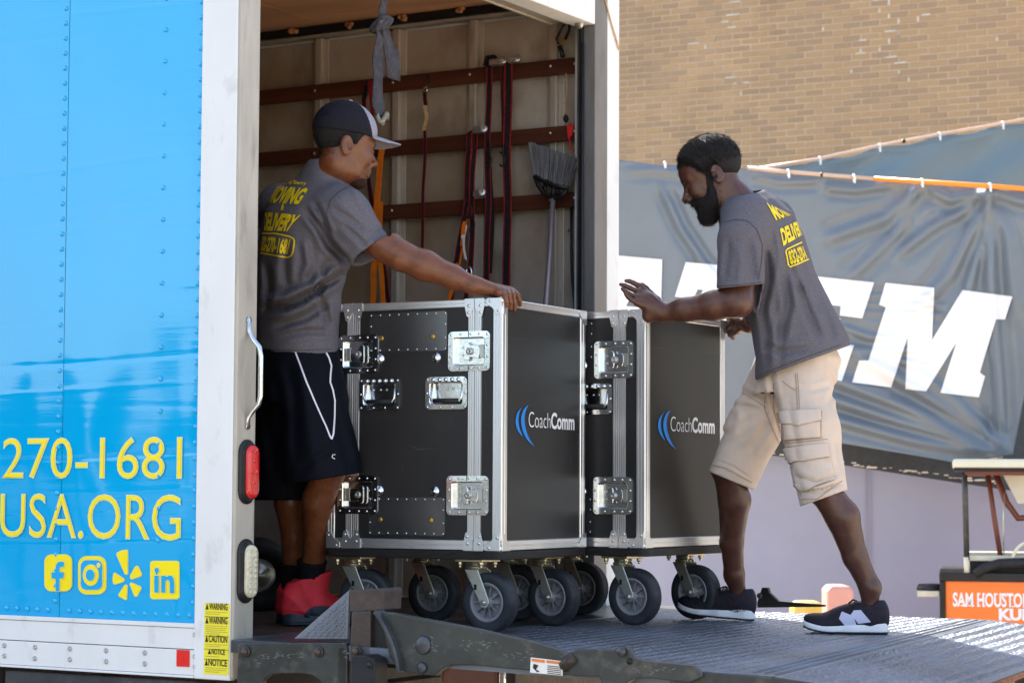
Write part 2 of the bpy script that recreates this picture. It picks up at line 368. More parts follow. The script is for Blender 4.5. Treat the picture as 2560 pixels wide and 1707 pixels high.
# lettering on the side
def side_text(body, px0, px1, pyt, pyb, sx=0):
    a = at_y(px0, pyb); b = at_y(px1, pyb); c = at_y(px1, pyt)
    for off, y, m in ((.004, -.0035, 'pale'), (-.018, -.0055, 'yellow')):
        tv, tf = text_fit(body, a.x, b.x, (a.z+b.z)/2, c.z, off)
        mb = MB(); mb.add([(float(p), y, float(q)) for p, q in tv], tf)
        mb.build('lettering' if m == 'yellow' else 'lettering_outline', MT[m], truck)
side_text('270-1681', 8, 456, 1091, 1196)
side_text('USA.ORG', 2, 453, 1236, 1346)
def icon(cx): return lambda q: (100 + q[0]/6.357, 1360 + q[1]/6.357)
def sp(q, y): p = at_y(100 + q[0]/6.357, 1360 + q[1]/6.357, 0); return (p.x, y, p.z)
def rrect(x0, y0, x1, y1, r, n=6):
    out = []
    for (cx, cy, a0) in ((x1-r, y0+r, -90), (x1-r, y1-r, 0), (x0+r, y1-r, 90), (x0+r, y0+r, 180)):
        for k in range(n+1):
            a = rad(a0 + 90*k/n); out.append((cx + r*math.cos(a), cy + r*math.sin(a)))
    return out
def grow(poly, d):
    n = len(poly); out = []
    ar = sum(poly[i][0]*poly[(i+1)%n][1]-poly[(i+1)%n][0]*poly[i][1] for i in range(n)); sg = 1 if ar > 0 else -1
    for i in range(n):
        p0, p1, p2 = (Vector(poly[i-1]), Vector(poly[i]), Vector(poly[(i+1)%n]))
        a = (p1-p0).normalized() if (p1-p0).length > 1e-9 else Vector((1,0)); b = (p2-p1).normalized() if (p2-p1).length > 1e-9 else a
        nn = Vector((a.y+b.y, -a.x-b.x))*sg
        if nn.length > 1e-6: nn.normalize()
        out.append((p1.x+nn.x*d, p1.y+nn.y*d))
    return out
def oval(cx, cy, rx, ry, n=28): return [(cx+rx*math.cos(2*math.pi*k/n), cy+ry*math.sin(2*math.pi*k/n)) for k in range(n)]
from mathutils.geometry import tessellate_polygon
def tri(poly):  # any simple polygon to triangles
    return [tuple(t) for t in tessellate_polygon([[Vector((p[0], p[1], 0)) for p in poly]])]
def flat(mb, poly, y, m): mb.add([sp(q, y) for q in poly], tri(poly), m)
YM = [MT['pale'], MT['yellow'], MT['blue']]
def layered(name, polys):
    mb = MB()
    for poly, y, m in polys: flat(mb, poly, y, m)
    mb.build(name, YM, truck)
fpoly = [(270,745),(270,540),(205,540),(205,440),(268,440),(268,380),(280,315),(320,275),(395,272),(405,280),(405,350),(352,356),(335,380),(332,440),(402,440),(392,540),(332,540),(332,745)]
sq = rrect(88,165,516,738,110)
layered('square_icon', [(grow(sq,9),-.003,0),(sq,-.0045,1),(grow(fpoly,10),-.006,0),(grow(fpoly,-1),-.0075,2)])
o1 = rrect(625,192,1060,788,130); o2 = rrect(668,248,1014,724,95)
layered('camera_icon', [(grow(o1,9),-.003,0),(o1,-.0045,1),(grow(o2,8),-.006,0),(grow(o2,-3),-.0075,2),(oval(838,487,130,172),-.009,0),(oval(838,487,120,162),-.0105,1),(oval(838,487,80,102),-.012,0),(oval(838,487,68,90),-.0135,2),(oval(960,331,32,40),-.009,0),(oval(960,331,18,22),-.0105,1)])
pet = [[(1236,140),(1300,105),(1385,90),(1405,100),(1405,460),(1385,475),(1362,465),(1234,165)], [(1548,345),(1575,360),(1625,470),(1618,500),(1475,548),(1450,535),(1448,500),(1525,360)],
       [(1465,610),(1600,670),(1620,695),(1555,815),(1535,825),(1515,815),(1445,640),(1448,620)], [(1385,645),(1398,660),(1388,870),(1370,875),(1275,825),(1262,795),(1360,650)], [(1180,470),(1200,455),(1340,545),(1348,570),(1330,592),(1200,630),(1178,620),(1172,560)]]
layered('burst_icon', [(grow(p,10),-.003,0) for p in pet] + [(grow(p,-1),-.0045,1) for p in pet])
i1 = [(1835,492),(1912,492),(1912,768),(1835,768)]
n1 = [(1945,492),(2010,492),(2030,510),(2075,488),(2120,492),(2150,540),(2160,620),(2160,778),(2080,778),(2080,620),(2070,575),(2040,565),(2018,590),(2015,768),(1945,768)]
li = rrect(1768,268,2222,862,40)
layered('letter_icon', [(grow(li,9),-.003,0),(li,-.0045,1),(grow(i1,6),-.006,0),(grow(i1,-6),-.0075,2),(grow(n1,6),-.006,0),(grow(n1,-6),-.0075,2),(oval(1877,410,46,52),-.006,0),(oval(1877,410,34,40),-.0075,2)])
# lower white rails
m = MB(); m.box((-6.2,-.010,1.128),(-.158,.02,1.1425)); m.box((-6.2,-.006,1.060),(-.158,.02,1.1265)); 
m.build('upper_side_rail', MT['white'], truck, .002)
m = MB(); m.box((-6.2,-.008,.978),(-.158,.02,1.0575)); m.box((-6.2,-.012,.969),(-.158,.02,.977)); m.build('lower_side_rail', MT['white'], truck, .002)
bo = MB(); bo.lathe([(.0085,0),(.0085,.0035),(.006,.006),(.0045,.0062),(.004,.004),(0,.004)], (0,0,0), (0,-1,0), 12)
b0 = bo.build('bolt', MT['bolt'], truck); first = True
for q in ((38,445),(297,460),(588,472),(892,488),(1217,507),(38,532),(293,553),(588,562),(892,580),(1217,598),(1640,355),(1640,540),(1640,625)):
    p = at_y(q[0]/3.36, 1480+q[1]/3.36, -.008); M = Matrix.Translation((p.x, -.008, p.z))
    if first: b0.matrix_local = M; first = False
    else: copy_obj(b0, truck, M)
a = at_y(446,1664); b = at_y(479,1624)
m = MB(); m.box((a.x,-.0115,a.z),(b.x,-.0085,b.z)); m.build('reflector', MT['red'], truck, .001)
# rear corner post on the near side
m = MB(); m.box((-.156,-.014,.968),(-.010,.02,ZT)); m.build('post_cover', MT['white'], truck, .005)
m = MB(); m.box((-.07,-.012,.972),(0,.094,ZT)); rp = m.build('rear_post', MT['alu_dirty'], truck, .006)
m = MB(); x0 = at_y(511,1600,-.014).x; x1 = at_y(573,1600,-.014).x; zl = at_y(540,1685,-.014).z; zh = at_y(540,1507,-.014).z
m.box((x0,-.0158,zl),(x1,-.0145,zh)); lab = m.build('warning_label', MT['stick'], truck)
m = MB(); gi = MB()
rows = [(118,'WARNING'),(235,'WARNING'),(390,'CAUTION'),(497,'NOTICE'),(588,'NOTICE')]
ends = [205, 368, 478, 563, 690]
for (r, wd), e in zip(rows, ends):
    zc = at_y(540, 1480+r/3.36, -.014).z; hh = .0105 if wd != 'NOTICE' or r > 550 else .0085
    inset = .0 if hh > .009 else .012
    tv, tf = text_fit(wd, x0+.020+inset, x1-.006-inset*.7, zc-hh, zc+hh, .02)
    m.add([(float(p), -.0172, float(q)) for p, q in tv], tf)
    m.add([(x0+.005+inset,-.0172,zc-hh),(x0+.0175+inset,-.0172,zc-hh),(x0+.0112+inset,-.0172,zc+hh)], [(0,1,2)])
    ze = at_y(540, 1480+e/3.36, -.014).z
    if e < 680: m.box((x0+.002,-.0172,ze-.0007),(x1-.002,-.0165,ze+.0007))
    zz = zc-hh-.007; k = 0
    while zz > ze+.004:
        gi.box((x0+.006,-.017,zz-.0008),(x1-.006-(.03 if zz-.0075 < ze+.004 else .004*(k%3)),-.0163,zz+.0008)); zz -= .0062; k += 1
m.build('label_text', MT['ink'], lab, fix=False); gi.build('label_print', MT['greyink'], lab)
# grab handle, lamps
pts = [(619,795,.004),(619,828,.006),(629,848,.022),(645,868,.048),(651,890,.053),(650,990,.053),(646,1008,.048),(630,1028,.022),(617,1044,.006),(616,1070,.004)]
path = [(q[2], at_x(q[0],q[1],q[2]).y*.25+.045*.75, at_x(q[0],q[1],q[2]).z) for q in pts]
m = MB(); m.tube(path, .0085, 10); m.lathe([(.0,0.0),(.011,.001),(.011,.005),(0,.006)], (.002,.045,path[0][2]-.006), (1,0,0), 10); m.lathe([(.0,0.0),(.011,.001),(.011,.005),(0,.006)], (.002,.045,path[-1][2]+.006), (1,0,0), 10)
m.build('grab_handle', MT['chrome'], truck)
def stadium(w_, h_, n=10):
    r = w_/2; o = []
    for k in range(n+1): a = math.pi*k/n; o.append((r*math.cos(a), h_/2-r+r*math.sin(a)))
    for k in range(n+1): a = math.pi+math.pi*k/n; o.append((r*math.cos(a), -(h_/2-r)+r*math.sin(a)))
    return o
def lamp(name, pyt, pyb, lens):
    zt = at_x(618,pyt).z; zb = at_x(618,pyb).z; zc = (zt+zb)/2; h = zt-zb; yc = .046
    m = MB()
    def ring(sx, sh, x): return [(x, yc+p[0], zc+p[1]) for p in stadium(sx, sh)]
    prof = [ring(.088,h,.001), ring(.088,h,.005), ring(.076,h-.018,.010), ring(.070,h-.026,.020), ring(.060,h-.036,.020)]
    n = len(prof[0])
    vs = [q for r in prof for q in r]; fs = []
    for i in range(len(prof)-1):
        for k in range(n): l = (k+1) % n; fs.append((i*n+k, i*n+l, (i+1)*n+l, (i+1)*n+k))
    fs.append(tuple(range((len(prof)-1)*n, len(prof)*n))); m.add(vs, fs)
    for s in (1,-1): m.lathe([(.004,0),(.004,.002),(0,.0035)], (.006, yc, zc+s*(h/2-.010)), (1,0,0), 8, 1)
    b = m.build(name, [MT['black'], MT['bolt']], truck)
    m = MB(); prof = [ring(.060,h-.036,.018), ring(.0595,h-.0365,.026), ring(.054,h-.042,.031), ring(.03,h-.066,.0325)]
    vs = [q for r in prof for q in r]; fs = []
    for i in range(len(prof)-1):
        for k in range(n): l = (k+1) % n; fs.append((i*n+k, i*n+l, (i+1)*n+l, (i+1)*n+k))
    fs.append(tuple(range((len(prof)-1)*n, len(prof)*n))); m.add(vs, fs, 0, True)
    for i in range(5 if lens == 'redlens' else 9):
        st_ = (h-.07)/(4 if lens == 'redlens' else 8)
        for j in ((-1,1) if i % 2 == 0 or lens != 'redlens' else (0,)):
            m.lathe([(.007,0),(.005,.0025),(0,.0035)], (.0322, yc+j*.013, zc-(h-.07)/2+i*st_), (1,0,0), 8, 0)
    m.build('lens', MT[lens], b)
lamp('tail_lamp', 1098, 1260, 'redlens'); lamp('reversing_lamp', 1346, 1507, 'clearlens')
# far corner post, header, raised door
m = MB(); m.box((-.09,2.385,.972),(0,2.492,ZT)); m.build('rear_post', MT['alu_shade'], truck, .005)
m = MB(); m.box((-.16,2.494,.968),(-.002,2.603,ZT)); m.build('post_cover', MT['white'], truck, .006)
m = MB(); m.box((-.10,.096,3.495),(-.001,2.384,ZT)); m.build('header', MT['white'], truck, .004)
m = MB(); m.box((-.20,.10,3.515),(-.125,2.37,3.565)); m.box((-.135,.10,3.505),(-.118,2.37,3.575)); m.box((-.21,.10,3.51),(-.195,2.37,3.53)); m.build('raised_door', MT['alu_in'], truck, .003)
m = MB(); m.tube([at_x(1511,-8,.004), at_x(1526,50,.004), at_x(1548,125,.004)], .004, 6); m.build('cable', MT['tape'], truck)
m = MB(); m.box((-.066,2.358,1.10),(-.054,2.384,3.49)); m.tube([(-.05,2.364,1.12),(-.05,2.364,3.42)], .008, 8); m.build('door_track', MT['black'], truck)
m = MB(); m.lathe([(.018,0),(.02,.008),(.014,.014),(0,.014)], (-.045,2.33,3.49), (0,-1,0), 14); m.build('door_roller', MT['fork'], truck)
# interior: lining, studs, slats, ceiling, floor
YW = 2.555
edges = [-.05,-.28,-.685,-1.085,-1.507,-1.91,-2.31,-2.71]
for a, b in zip(edges[1:], edges[:-1]):
    m = MB(); m.box((a+.004,YW,1.10),(b-.004,YW+.018,3.60)); m.build('wall_lining', MT['wallpanel'], truck)
m = MB(); m.box((-6.2,YW+.02,.98),(-.16,2.598,ZT)); m.build('outer_wall', MT['white'], truck)
def stud(t, name='wall_stud'):
    m = MB(); m.box((t-.042,YW-.006,1.10),(t+.042,YW,3.61)); m.box((t-.016,YW-.032,1.10),(t+.018,YW-.006,3.61))
    so_ = m.build(name, MT['alu_in'], truck, .003)
    r = MB(); 
    for k in range(16): r.lathe([(.005,0),(.004,.002),(0,.003)], (t+.03, YW-.006, 1.2+k*.15), (0,-1,0), 6)
    stuff(r.build('stud_rivets', MT['bolt'], so_))
for t in (-.282,-.685,-1.085,-1.507,-1.91,-2.31): stud(t)
m = MB(); m.box((-.165,YW-.04,1.10),(-.118,YW-.006,3.60)); m.build('wall_stud', MT['alu_in'], truck, .002)
scr = MB(); scr.lathe([(.008,0),(.007,.002),(0,.0035)], (0,0,0), (0,-1,0), 8); scr0 = None
for zc, h in ((3.36,.066),(3.073,.066),(2.79,.064)):
    m = MB(); m.box((-2.9,YW-.055,zc-h/2),(-.135,YW-.033,zc+h/2)); sl = m.build('wooden_slat', MT['slat'], truck, .003)
    for t in (-.165,-.282,-.685,-1.085,-1.507,-1.91):
        M = Matrix.Translation((t, YW-.055, zc+.006))
        if scr0 is None: scr0 = scr.build('screw', MT['bolt'], sl); scr0.matrix_local = M
        else: copy_obj(scr0, sl, M)
m = MB(); m.box((-6.1,YW-.05,3.630),(-.12,YW+.02,3.664)); m.build('ceiling_rail', MT['black'], truck, .004)
m = MB(); m.box((-6.1,YW-.03,3.614),(-.12,YW+.02,3.629)); m.build('wall_trim', MT['alu_in'], truck, .002)
bl = MB(); random.seed(3)
for (px, py) in ((734,80),(877,63),(1005,46),(1147,25),(1265,10)):
    p = hit(px, py, 1, YW-.056)
    for k in range(5): bl.lathe([(.0,-.01),(.012,-.004),(.013,.004),(0,.011)], (p.x+random.uniform(-.022,.022), YW-.055, p.z+random.uniform(-.008,.008)), (random.uniform(-1,1),-1,.3), 7)
bl.build('rusty_fixings', MT['rustscrew'], truck)
xx = -.11
while xx > -6:
    m = MB(); m.box((xx-.448,.03,3.668),(xx,YW+.01,3.69)); m.build('ceiling_board', MT['ply'], truck); xx -= .4505
m = MB(); m.box((-6.2,0.03,3.70),(-.02,2.57,ZT-.02)); m.box((-6.25,-.03,ZT),(.0,2.62,ZT+.05)); m.build('roof', MT['white'], truck)
yy = .10; k = 0
while yy < 2.5:
    m = MB(); m.box((-6.0,yy,1.06),(-.03,min(yy+.148,2.55),1.0995 - .001*(k % 2))); m.build('floor_board', MT['floorwood'], truck, .002); yy += .150; k += 1
m = MB(); m.box((-.029,.096,.985),(.0,2.384,1.1005)); m.build('rear_sill', MT['steel_bl'], truck, .003)
m = MB(); m.box((-6.2,.021,1.06),(-.075,.036,3.66)); m.build('inner_wall', MT['dark'], truck)
m = MB(); m.box((-6.24,0,.98),(-6.2,2.6,ZT)); m.build('front_wall', MT['dark'], truck)
m = MB(); m.box((-6.2,.55,.72),(-1.5,.68,.97)); m.box((-6.2,1.92,.72),(-1.5,2.05,.97)); m.build('chassis_rail', MT['black'], truck)
p = at_y(318,1678,.12); m = MB(); m.box((p.x-.03,.10,.70),(p.x+.03,.13,.985)); m.build('hanger_bracket', MT['rust'], truck, .004)
m = MB(); m.box((-1.0,.03,.88),(.02,.10,.955)); m.build('crossbar', MT['steel_bl'], truck, .006)
for yw in (.10,.38,1.95,2.23):
    m = MB(); m.lathe([(.2,0),(.36,.0),(.46,.03),(.48,.08),(.48,.18),(.46,.23),(.36,.26),(.2,.26)], (-2.9,yw,.485), (0,1,0), 32); tw = m.build('rear_wheel', MT['rubber'], truck)
    m = MB(); m.lathe([(0,.06),(.09,.05),(.1,.09),(.18,.11),(.235,.05),(.235,.02)], (-2.9,yw,.485), (0,1,0), 24); m.build('rim', MT['white'], tw)
m = MB(); m.box((-.66,.16,.30),(-.63,2.44,.985)); m.box((-.66,.12,.90),(-.56,2.48,.975)); m.build('dark_filler_panel', MT['rubber'], truck, .004)  # made-up dark panel, added to hide the sunlit ground under the body
# ---------------------------------------------------------------- liftgate
lift = thing('liftgate', 'dark steel liftgate with diamond plate platform lowered level behind the open truck', 'liftgate', TM)
FN, FF, EN, EF = (1.86, -.035), (1.655, 2.44), (2.34, -.05), (2.10, 2.46)
T0 = .42
def plat(t, w_):
    v = min(max((w_+.035)/2.48, 0), 1); tf = FN[0]*(1-v) + FF[0]*v; te = EN[0]*(1-v)+EF[0]*v
    zf = 1.071*(1-v) + 1.097*v; ze = 1.030*(1-v) + 1.050*v
    if t <= tf: return 1.0985 + (zf-1.0985)*max(0, (t-T0)/(tf-T0))
    return zf + (ze-zf)*(t-tf)/(te-tf)
def pt(t, w_, dz=0): return Vector((t, w_, plat(t, w_)+dz))
m = MB()
top = [(T0+.005,-.035),(1.55,-.035),(1.80,-.02),(1.93,.01),(2.30,.02),(EF[0],EF[1]),(FF[0],FF[1]),(T0+.005,2.44)]
def slab(name, poly, th, mt_, par):
    m = MB(); n = len(poly); vs = [pt(*p) for p in poly] + [pt(*p, -th) for p in poly]
    m.add(vs, [tuple(range(n)), tuple(range(2*n-1, n-1, -1))] + [(i, (i+1)%n, (i+1)%n+n, i+n) for i in range(n)])
    return m.build(name, mt_, par)
pl = slab('platform', [(T0+.006,-.035),(FN[0]-.25,-.035),FN,FF,(T0+.006,2.44)], .045, [MT['tread']], lift)
rp_ = slab('ramp', [(FN[0]+.004,FN[1]),EN,EF,(FF[0]+.004,FF[1])], .018, [MT['tread']], lift)
m = MB(); m.tube([pt(EN[0]+.002,EN[1],-.012), pt(EF[0]+.002,EF[1],-.012)], .009, 6); m.build('ramp_edge', MT['rust'], lift)
def treads(par, tmin, tmax, ramp):
    vs = []; fs = []; i = 0; w_ = -.02
    step = .0285
    while w_ < 2.43:
        v = (w_+.035)/2.48; tf = FN[0]*(1-v)+FF[0]*v; te = EN[0]*(1-v)+EF[0]*v
        a, b = (tf+.025, te-.012) if ramp else (T0+.02, tf-.02)
        t = a + (step*.5 if i % 2 else 0); j = 0
        while t < b:
            s_ = 1 if (i+j) % 2 == 0 else -1
            d = Vector((.7071, .7071*s_)); e = Vector((-d.y, d.x)); L = .0115; H = .0042
            c = (t+random.uniform(-.006,.006), w_+random.uniform(-.004,.004))
            k = len(vs)
            for q in (d*L, e*H, -d*L, -e*H): vs.append(pt(c[0]+q.x, c[1]+q.y, .0003))
            vs.append(pt(c[0], c[1], .0017) + Vector((d.x*.004, d.y*.004, 0))); vs.append(pt(c[0], c[1], .0017) - Vector((d.x*.004, d.y*.004, 0)))
            fs += [(k,k+1,k+4),(k+1,k+5,k+4),(k+1,k+2,k+5),(k+2,k+3,k+5),(k+3,k+4,k+5),(k+3,k,k+4)]
            t += step; j += 1
        w_ += step*.5*1.0; i += 1
    me = bpy.data.meshes.new('tread_pattern'); me.from_pydata([tuple(q) for q in vs], [], fs); me.materials.append(MT['tread'])
    stuff(link('tread_pattern', me, par))
treads(pl, 0, 0, False); treads(rp_, 0, 0, True)
m = MB()
for dt in (-.012,-.045,-.078): m.tube([pt(FN[0]+dt,FN[1]+.05,.001), pt(FF[0]+dt,FF[1]-.04,.001)], .004, 6)
m.build('fold_bead', MT['tread'], pl)
m = MB(); m.box((.004,-.03,1.058),(.415,2.60,1.0985)); m.build('dock_plate', MT['steel_bl'], lift, .003)
def px_plate(name, poly, y, th, mt_, bev=.004, cx=None, par=None):
    pts = [hit(a, b, 1, y) for a, b in poly]; m = MB(); m.prism(pts, (0, th, 0))
    # triangulate concave caps
    o = m.build(name, mt_, par or lift); b = bmesh.new(); b.from_mesh(o.data); bmesh.ops.triangulate(b, faces=[f for f in b.faces if len(f.verts) > 4]); b.to_mesh(o.data); b.free()
    if bev:
        md = o.modifiers.new('bevel', 'BEVEL'); md.width = bev; md.segments = 2; md.limit_method = 'ANGLE'; md.angle_limit = rad(35)
    return o
px_plate('side_bracket', [(594,1612),(600,1606),(866,1606),(868,1720),(806,1720),(800,1700),(780,1686),(755,1682),(700,1682),(675,1686),(658,1698),(652,1720),(592,1720)], -.045, .02, [MT['steel']], .003)
m = MB(); m.box((.424,-.045,.95),(.46,.06,1.094)); m.build('bracket_flange', MT['steel_rust'], lift, .004)
bh = MB(); bh.cyl((0,.002,0),(0,-.004,0),.017,seg=16); 
bh.tube([(0,-.003,0),(0,-.012,0)], .0125, 6); bh0 = bh.build('bracket_bolt', MT['steel_rust'], lift)
for i, q in enumerate(((615,1628),(798,1629),(893,1627))):
    p = hit(q[0], q[1], 1, -.047); M = Matrix.Translation(p)
    if i == 0: bh0.matrix_local = M
    else: copy_obj(bh0, lift, M)
# triangular kerb plate with tread pattern, its brown box end and the hinge behind
px_plate('bump_plate', [(734,1596),(873,1474),(868,1597)], -.02, .012, [MT['tread']], .002)
bp = MB(); random.seed(5)
A, B, C_ = [hit(q[0], q[1], 1, -.0205) for q in ((746,1592),(870,1482),(865,1592))]
for i in range(14):
    for j in range(14):
        u, v = (i+.5+.5*(j % 2))/14, (j+.5)/14
        if u + v > .96: continue
        c = C_ + (A-C_)*u + (B-C_)*v; a = rad(35 if (i+j) % 2 else -50) 
        d = Vector((math.cos(a), 0, math.sin(a))); e = Vector((-d.z, 0, d.x)); k = len(bp.v)
        bp.add([c+d*.0075, c+e*.0026, c-d*.0075, c-e*.0026, c+Vector((0,-.003,0))], [(0,1,4),(1,2,4),(2,3,4),(3,0,4)])
stuff(bp.build('tread_pattern', MT['tread'], lift))
px_plate('box_end', [(873,1475),(957,1469),(960,1478),(958,1524),(873,1528)], -.03, .10, [MT['steel_rust']], .003)
px_plate('hinge_post', [(879,1530),(926,1527),(926,1720),(870,1720)], -.035, .04, [MT['steel_rust']], .003)
px_plate('hinge_rear_plate', [(926,1527),(948,1526),(985,1560),(1003,1620),(1000,1670),(926,1665)], -.02, .03, [MT['black']], .002)
arc = []
for k in range(13):
    f_ = k/12; arc.append(hit(946 + 60*math.sin(f_*1.45), 1528 + 150*f_**1.15, 1, -.058))
m = MB(); m.band(arc, (0,1,0), .05, .012); m.build('cam_ridge', MT['steel_bl'], lift, .002)
px_plate('lift_arm', [(950,1528),(975,1530),(1180,1569),(1330,1602),(1396,1622),(1420,1640),(1414,1682),(1404,1688),(1330,1676),(1180,1662),(1125,1662),(1104,1672),(1086,1686),(1060,1686),(1000,1676),(972,1640)], -.06, .03, [MT['steel']], .004)
m = MB(); m.cyl(hit(1058,1612,1,-.062), hit(1058,1612,1,-.062)+Vector((0,-.004,0)), .028, .024, 20); m.cyl(hit(1055,1668,1,-.062), hit(1055,1668,1,-.062)+Vector((0,-.006,0)), .018, .012, 16); m.build('weld_boss', MT['steel_bl'], lift)
o = px_plate('instruction_label', [(1327,1642),(1408,1652),(1406,1688),(1325,1680)], -.0625, .001, [MT['paper']], 0)
m = MB()
for (q, mt_) in (([(1329,1645),(1362,1649),(1362,1656),(1329,1652)],0),([(1366,1649),(1405,1654),(1405,1660),(1366,1656)],0),([(1334,1658),(1346,1662),(1340,1672),(1350,1678),(1342,1679),(1332,1668)],1)):
    m.add([hit(a,b,1,-.0638) for a,b in q], [tuple(range(len(q)))], mt_)
for r in range(5): m.add([hit(a,b,1,-.0638) for a,b in ((1368,1662+r*4.6),(1403,1666+r*4.6),(1403,1668+r*4.6),(1368,1664+r*4.6))], [(0,1,2,3)], 1)
m.build('label_print', [MT['orange_ink'], MT['ink']], o)
m = MB(); m.tube([hit(1408,1668,1,-.075), hit(1436,1640,1,-.075)], .018, 6); m.tube([hit(1424,1652,1,-.09), hit(1424,1652,1,-.03)], .014, 6); m.build('arm_bolt', MT['steel_rust'], lift)
px_plate('platform_bracket', [(1398,1640),(1440,1622),(1490,1622),(1530,1624),(1545,1616),(1560,1614),(1572,1622),(1582,1640),(1600,1648),(1735,1662),(1756,1690),(1722,1706),(1640,1696),(1592,1694),(1566,1705),(1556,1720),(1505,1720),(1498,1690),(1440,1690),(1412,1684)], -.075, .025, [MT['steel']], .004)
m = MB(); m.cyl(hit(1556,1628,1,-.077), hit(1556,1628,1,-.077)+Vector((0,-.012,0)), .013, seg=14); m.build('pivot_pin', MT['steel_bl'], lift)
m = MB(); m.cyl(hit(1574,1652,1,-.077), hit(1574,1652,1,-.077)+Vector((0,-.003,0)), .009, seg=12); m.build('pivot_hole', MT['black'], lift)
o = slab('platform_skirt', [(1.56,-.055),(1.90,-.055),(2.12,-.05),(2.12,-.052),(1.90,-.058),(1.56,-.058)], .05, [MT['steel']], lift)
px_plate('dock_bumper', [(878,1642),(884,1637),(915,1637),(934,1646),(938,1655),(936,1725),(876,1725)], -.12, .07, [MT['rubber']], .006)
m = MB(); p = hit(925,1662,1,-.12); m.cyl(p+Vector((0,.001,0)), p+Vector((0,-.003,0)), .009, seg=12); m.build('bumper_hole', MT['black'], lift)
m = MB(); m.box((.46,.90,.50),(.50,2.42,.99)); m.box((.44,.12,.55),(.52,.40,.98)); m.box((.44,1.7,.45),(.459,1.78,.98)); m.build('dark_filler_frame', MT['steel_rust'], lift, .004)  # invented frame, added to darken the view under the platform
m = MB(); m.tube([(.50,.95,.74),(1.15,.62,.90),(1.6,.45,1.0)], [.035,.035,.018], 12); m.build('hydraulic_ram', MT['black'], lift)

random.seed(77); m = MB()
for cx, cy, n_, sx_, sy_ in ((1060,1610,26,26,16),(1200,1610,22,70,14),(1300,1635,14,60,12),(700,1640,22,80,14),(860,1635,10,14,20),(1640,1675,14,60,8),(1055,1668,10,14,5)):
    for k in range(n_):
        x, y = random.gauss(cx, sx_*.5), random.gauss(cy, sy_*.5); L = random.uniform(1.5, 9); a = random.uniform(-.6, .6); yy = -.0465 if cx < 900 else (-.0765 if cx > 1500 else -.0615)
        p = [hit(x+u*math.cos(a)*L-v*math.sin(a), y+u*math.sin(a)*L+v*math.cos(a), 1, yy) for u, v in ((-1,0),(0,-.7),(1,.2),(0,.6))]; m.add(p, [(0,1,2,3)])
MT['chip'] = mat('chipped_paint', (.24,.235,.22), .5, .3, var=.4, vs=60)
stuff(m.build('paint_chips', MT['chip'], lift))
# ---------------------------------------------------------------- brick building
BMX = frame(1.8, 24.0, -rad(28))
bld = thing('brick_building', 'tan brick building wall with pale mortar joints rising above the grey banners', 'building', BMX)
m = MB(); m.box((-26,0,0),(16,.4,8.6)); m.build('wall', MT['mortar'], bld)
m = MB(); m.box((-26.1,-.06,8.6),(16.1,.5,8.8)); m.build('coping', MT['concrete'], bld)
m = MB(); m.box((-26,.41,0),(16,9,8.3)); m.build('building_body', MT['brick2'], bld)
def hb(px, py): return hit(px, py, 1, 0, BMX)
bricks = []; BL, BH, JT = .195, .057, .0107
c0, c1 = hb(1500, 440), hb(2640, -60)
row0 = int(min(hb(1500,430).z, hb(2640,310).z)/(BH+JT)) - 1; row1 = int(max(hb(1500,-30).z, hb(2640,-30).z)/(BH+JT)) + 2
random.seed(11)
for r in range(18, 126):
    zc = r*(BH+JT); off = (BL+JT)*.5*(r % 2)
    x = (math.floor(c0.x/(BL+JT))-20)*(BL+JT) + off
    while x < c1.x + 6:
        wp = BMX @ Vector((x+BL/2, 0, zc+BH/2)); q = RC.transposed() @ (wp - CAM)
        px, py = 1280 + F*q.x/-q.z, 853.5 - F*q.y/-q.z
        vis = 1530 < px < 2580 and -10 < py < max(425 - max(0, px-1891)*.19, 290)
        bricks.append((0 if vis else 1, -q.z, x, zc)); x += BL + JT
bricks.sort()
bm_ = []
for k in range(4):
    b = MB(); h = (.004, .006, .005, .0075)[k]
    e = .004
    b.add([(0,0.002,0),(BL,0.002,0),(BL,0.002,BH),(0,0.002,BH),(e,-h,e),(BL-e,-h,e),(BL-e,-h,BH-e),(e,-h,BH-e)],
          [(4,5,6,7),(0,1,5,4),(1,2,6,5),(2,3,7,6),(3,0,4,7)])
    me = bpy.data.meshes.new('brick'); me.from_pydata(b.v, [], b.f); me.materials.append(MT[('brick','brick2','brick3','brick')[k]]); bm_.append((me, b))
rest = MB()
for i, (nv, d, x, zc) in enumerate(bricks):
    k = random.choice((0,0,1,1,1,2,3)); jx = random.uniform(-.002,.002); jz = random.uniform(-.0015,.0015)
    if i < 300 and nv == 0:
        o = link('brick', bm_[k][0], bld); o.location = (x+jx, 0, zc+jz)
    else:
        rest.add([(a+x+jx, b_, c+zc+jz) for a, b_, c in bm_[k][1].v], bm_[k][1].f, k % 3)
o = rest.build('brickwork', [MT['brick'], MT['brick2'], MT['brick3']], bld, fix=False); stuff(o)
ef = MB(); random.seed(21)
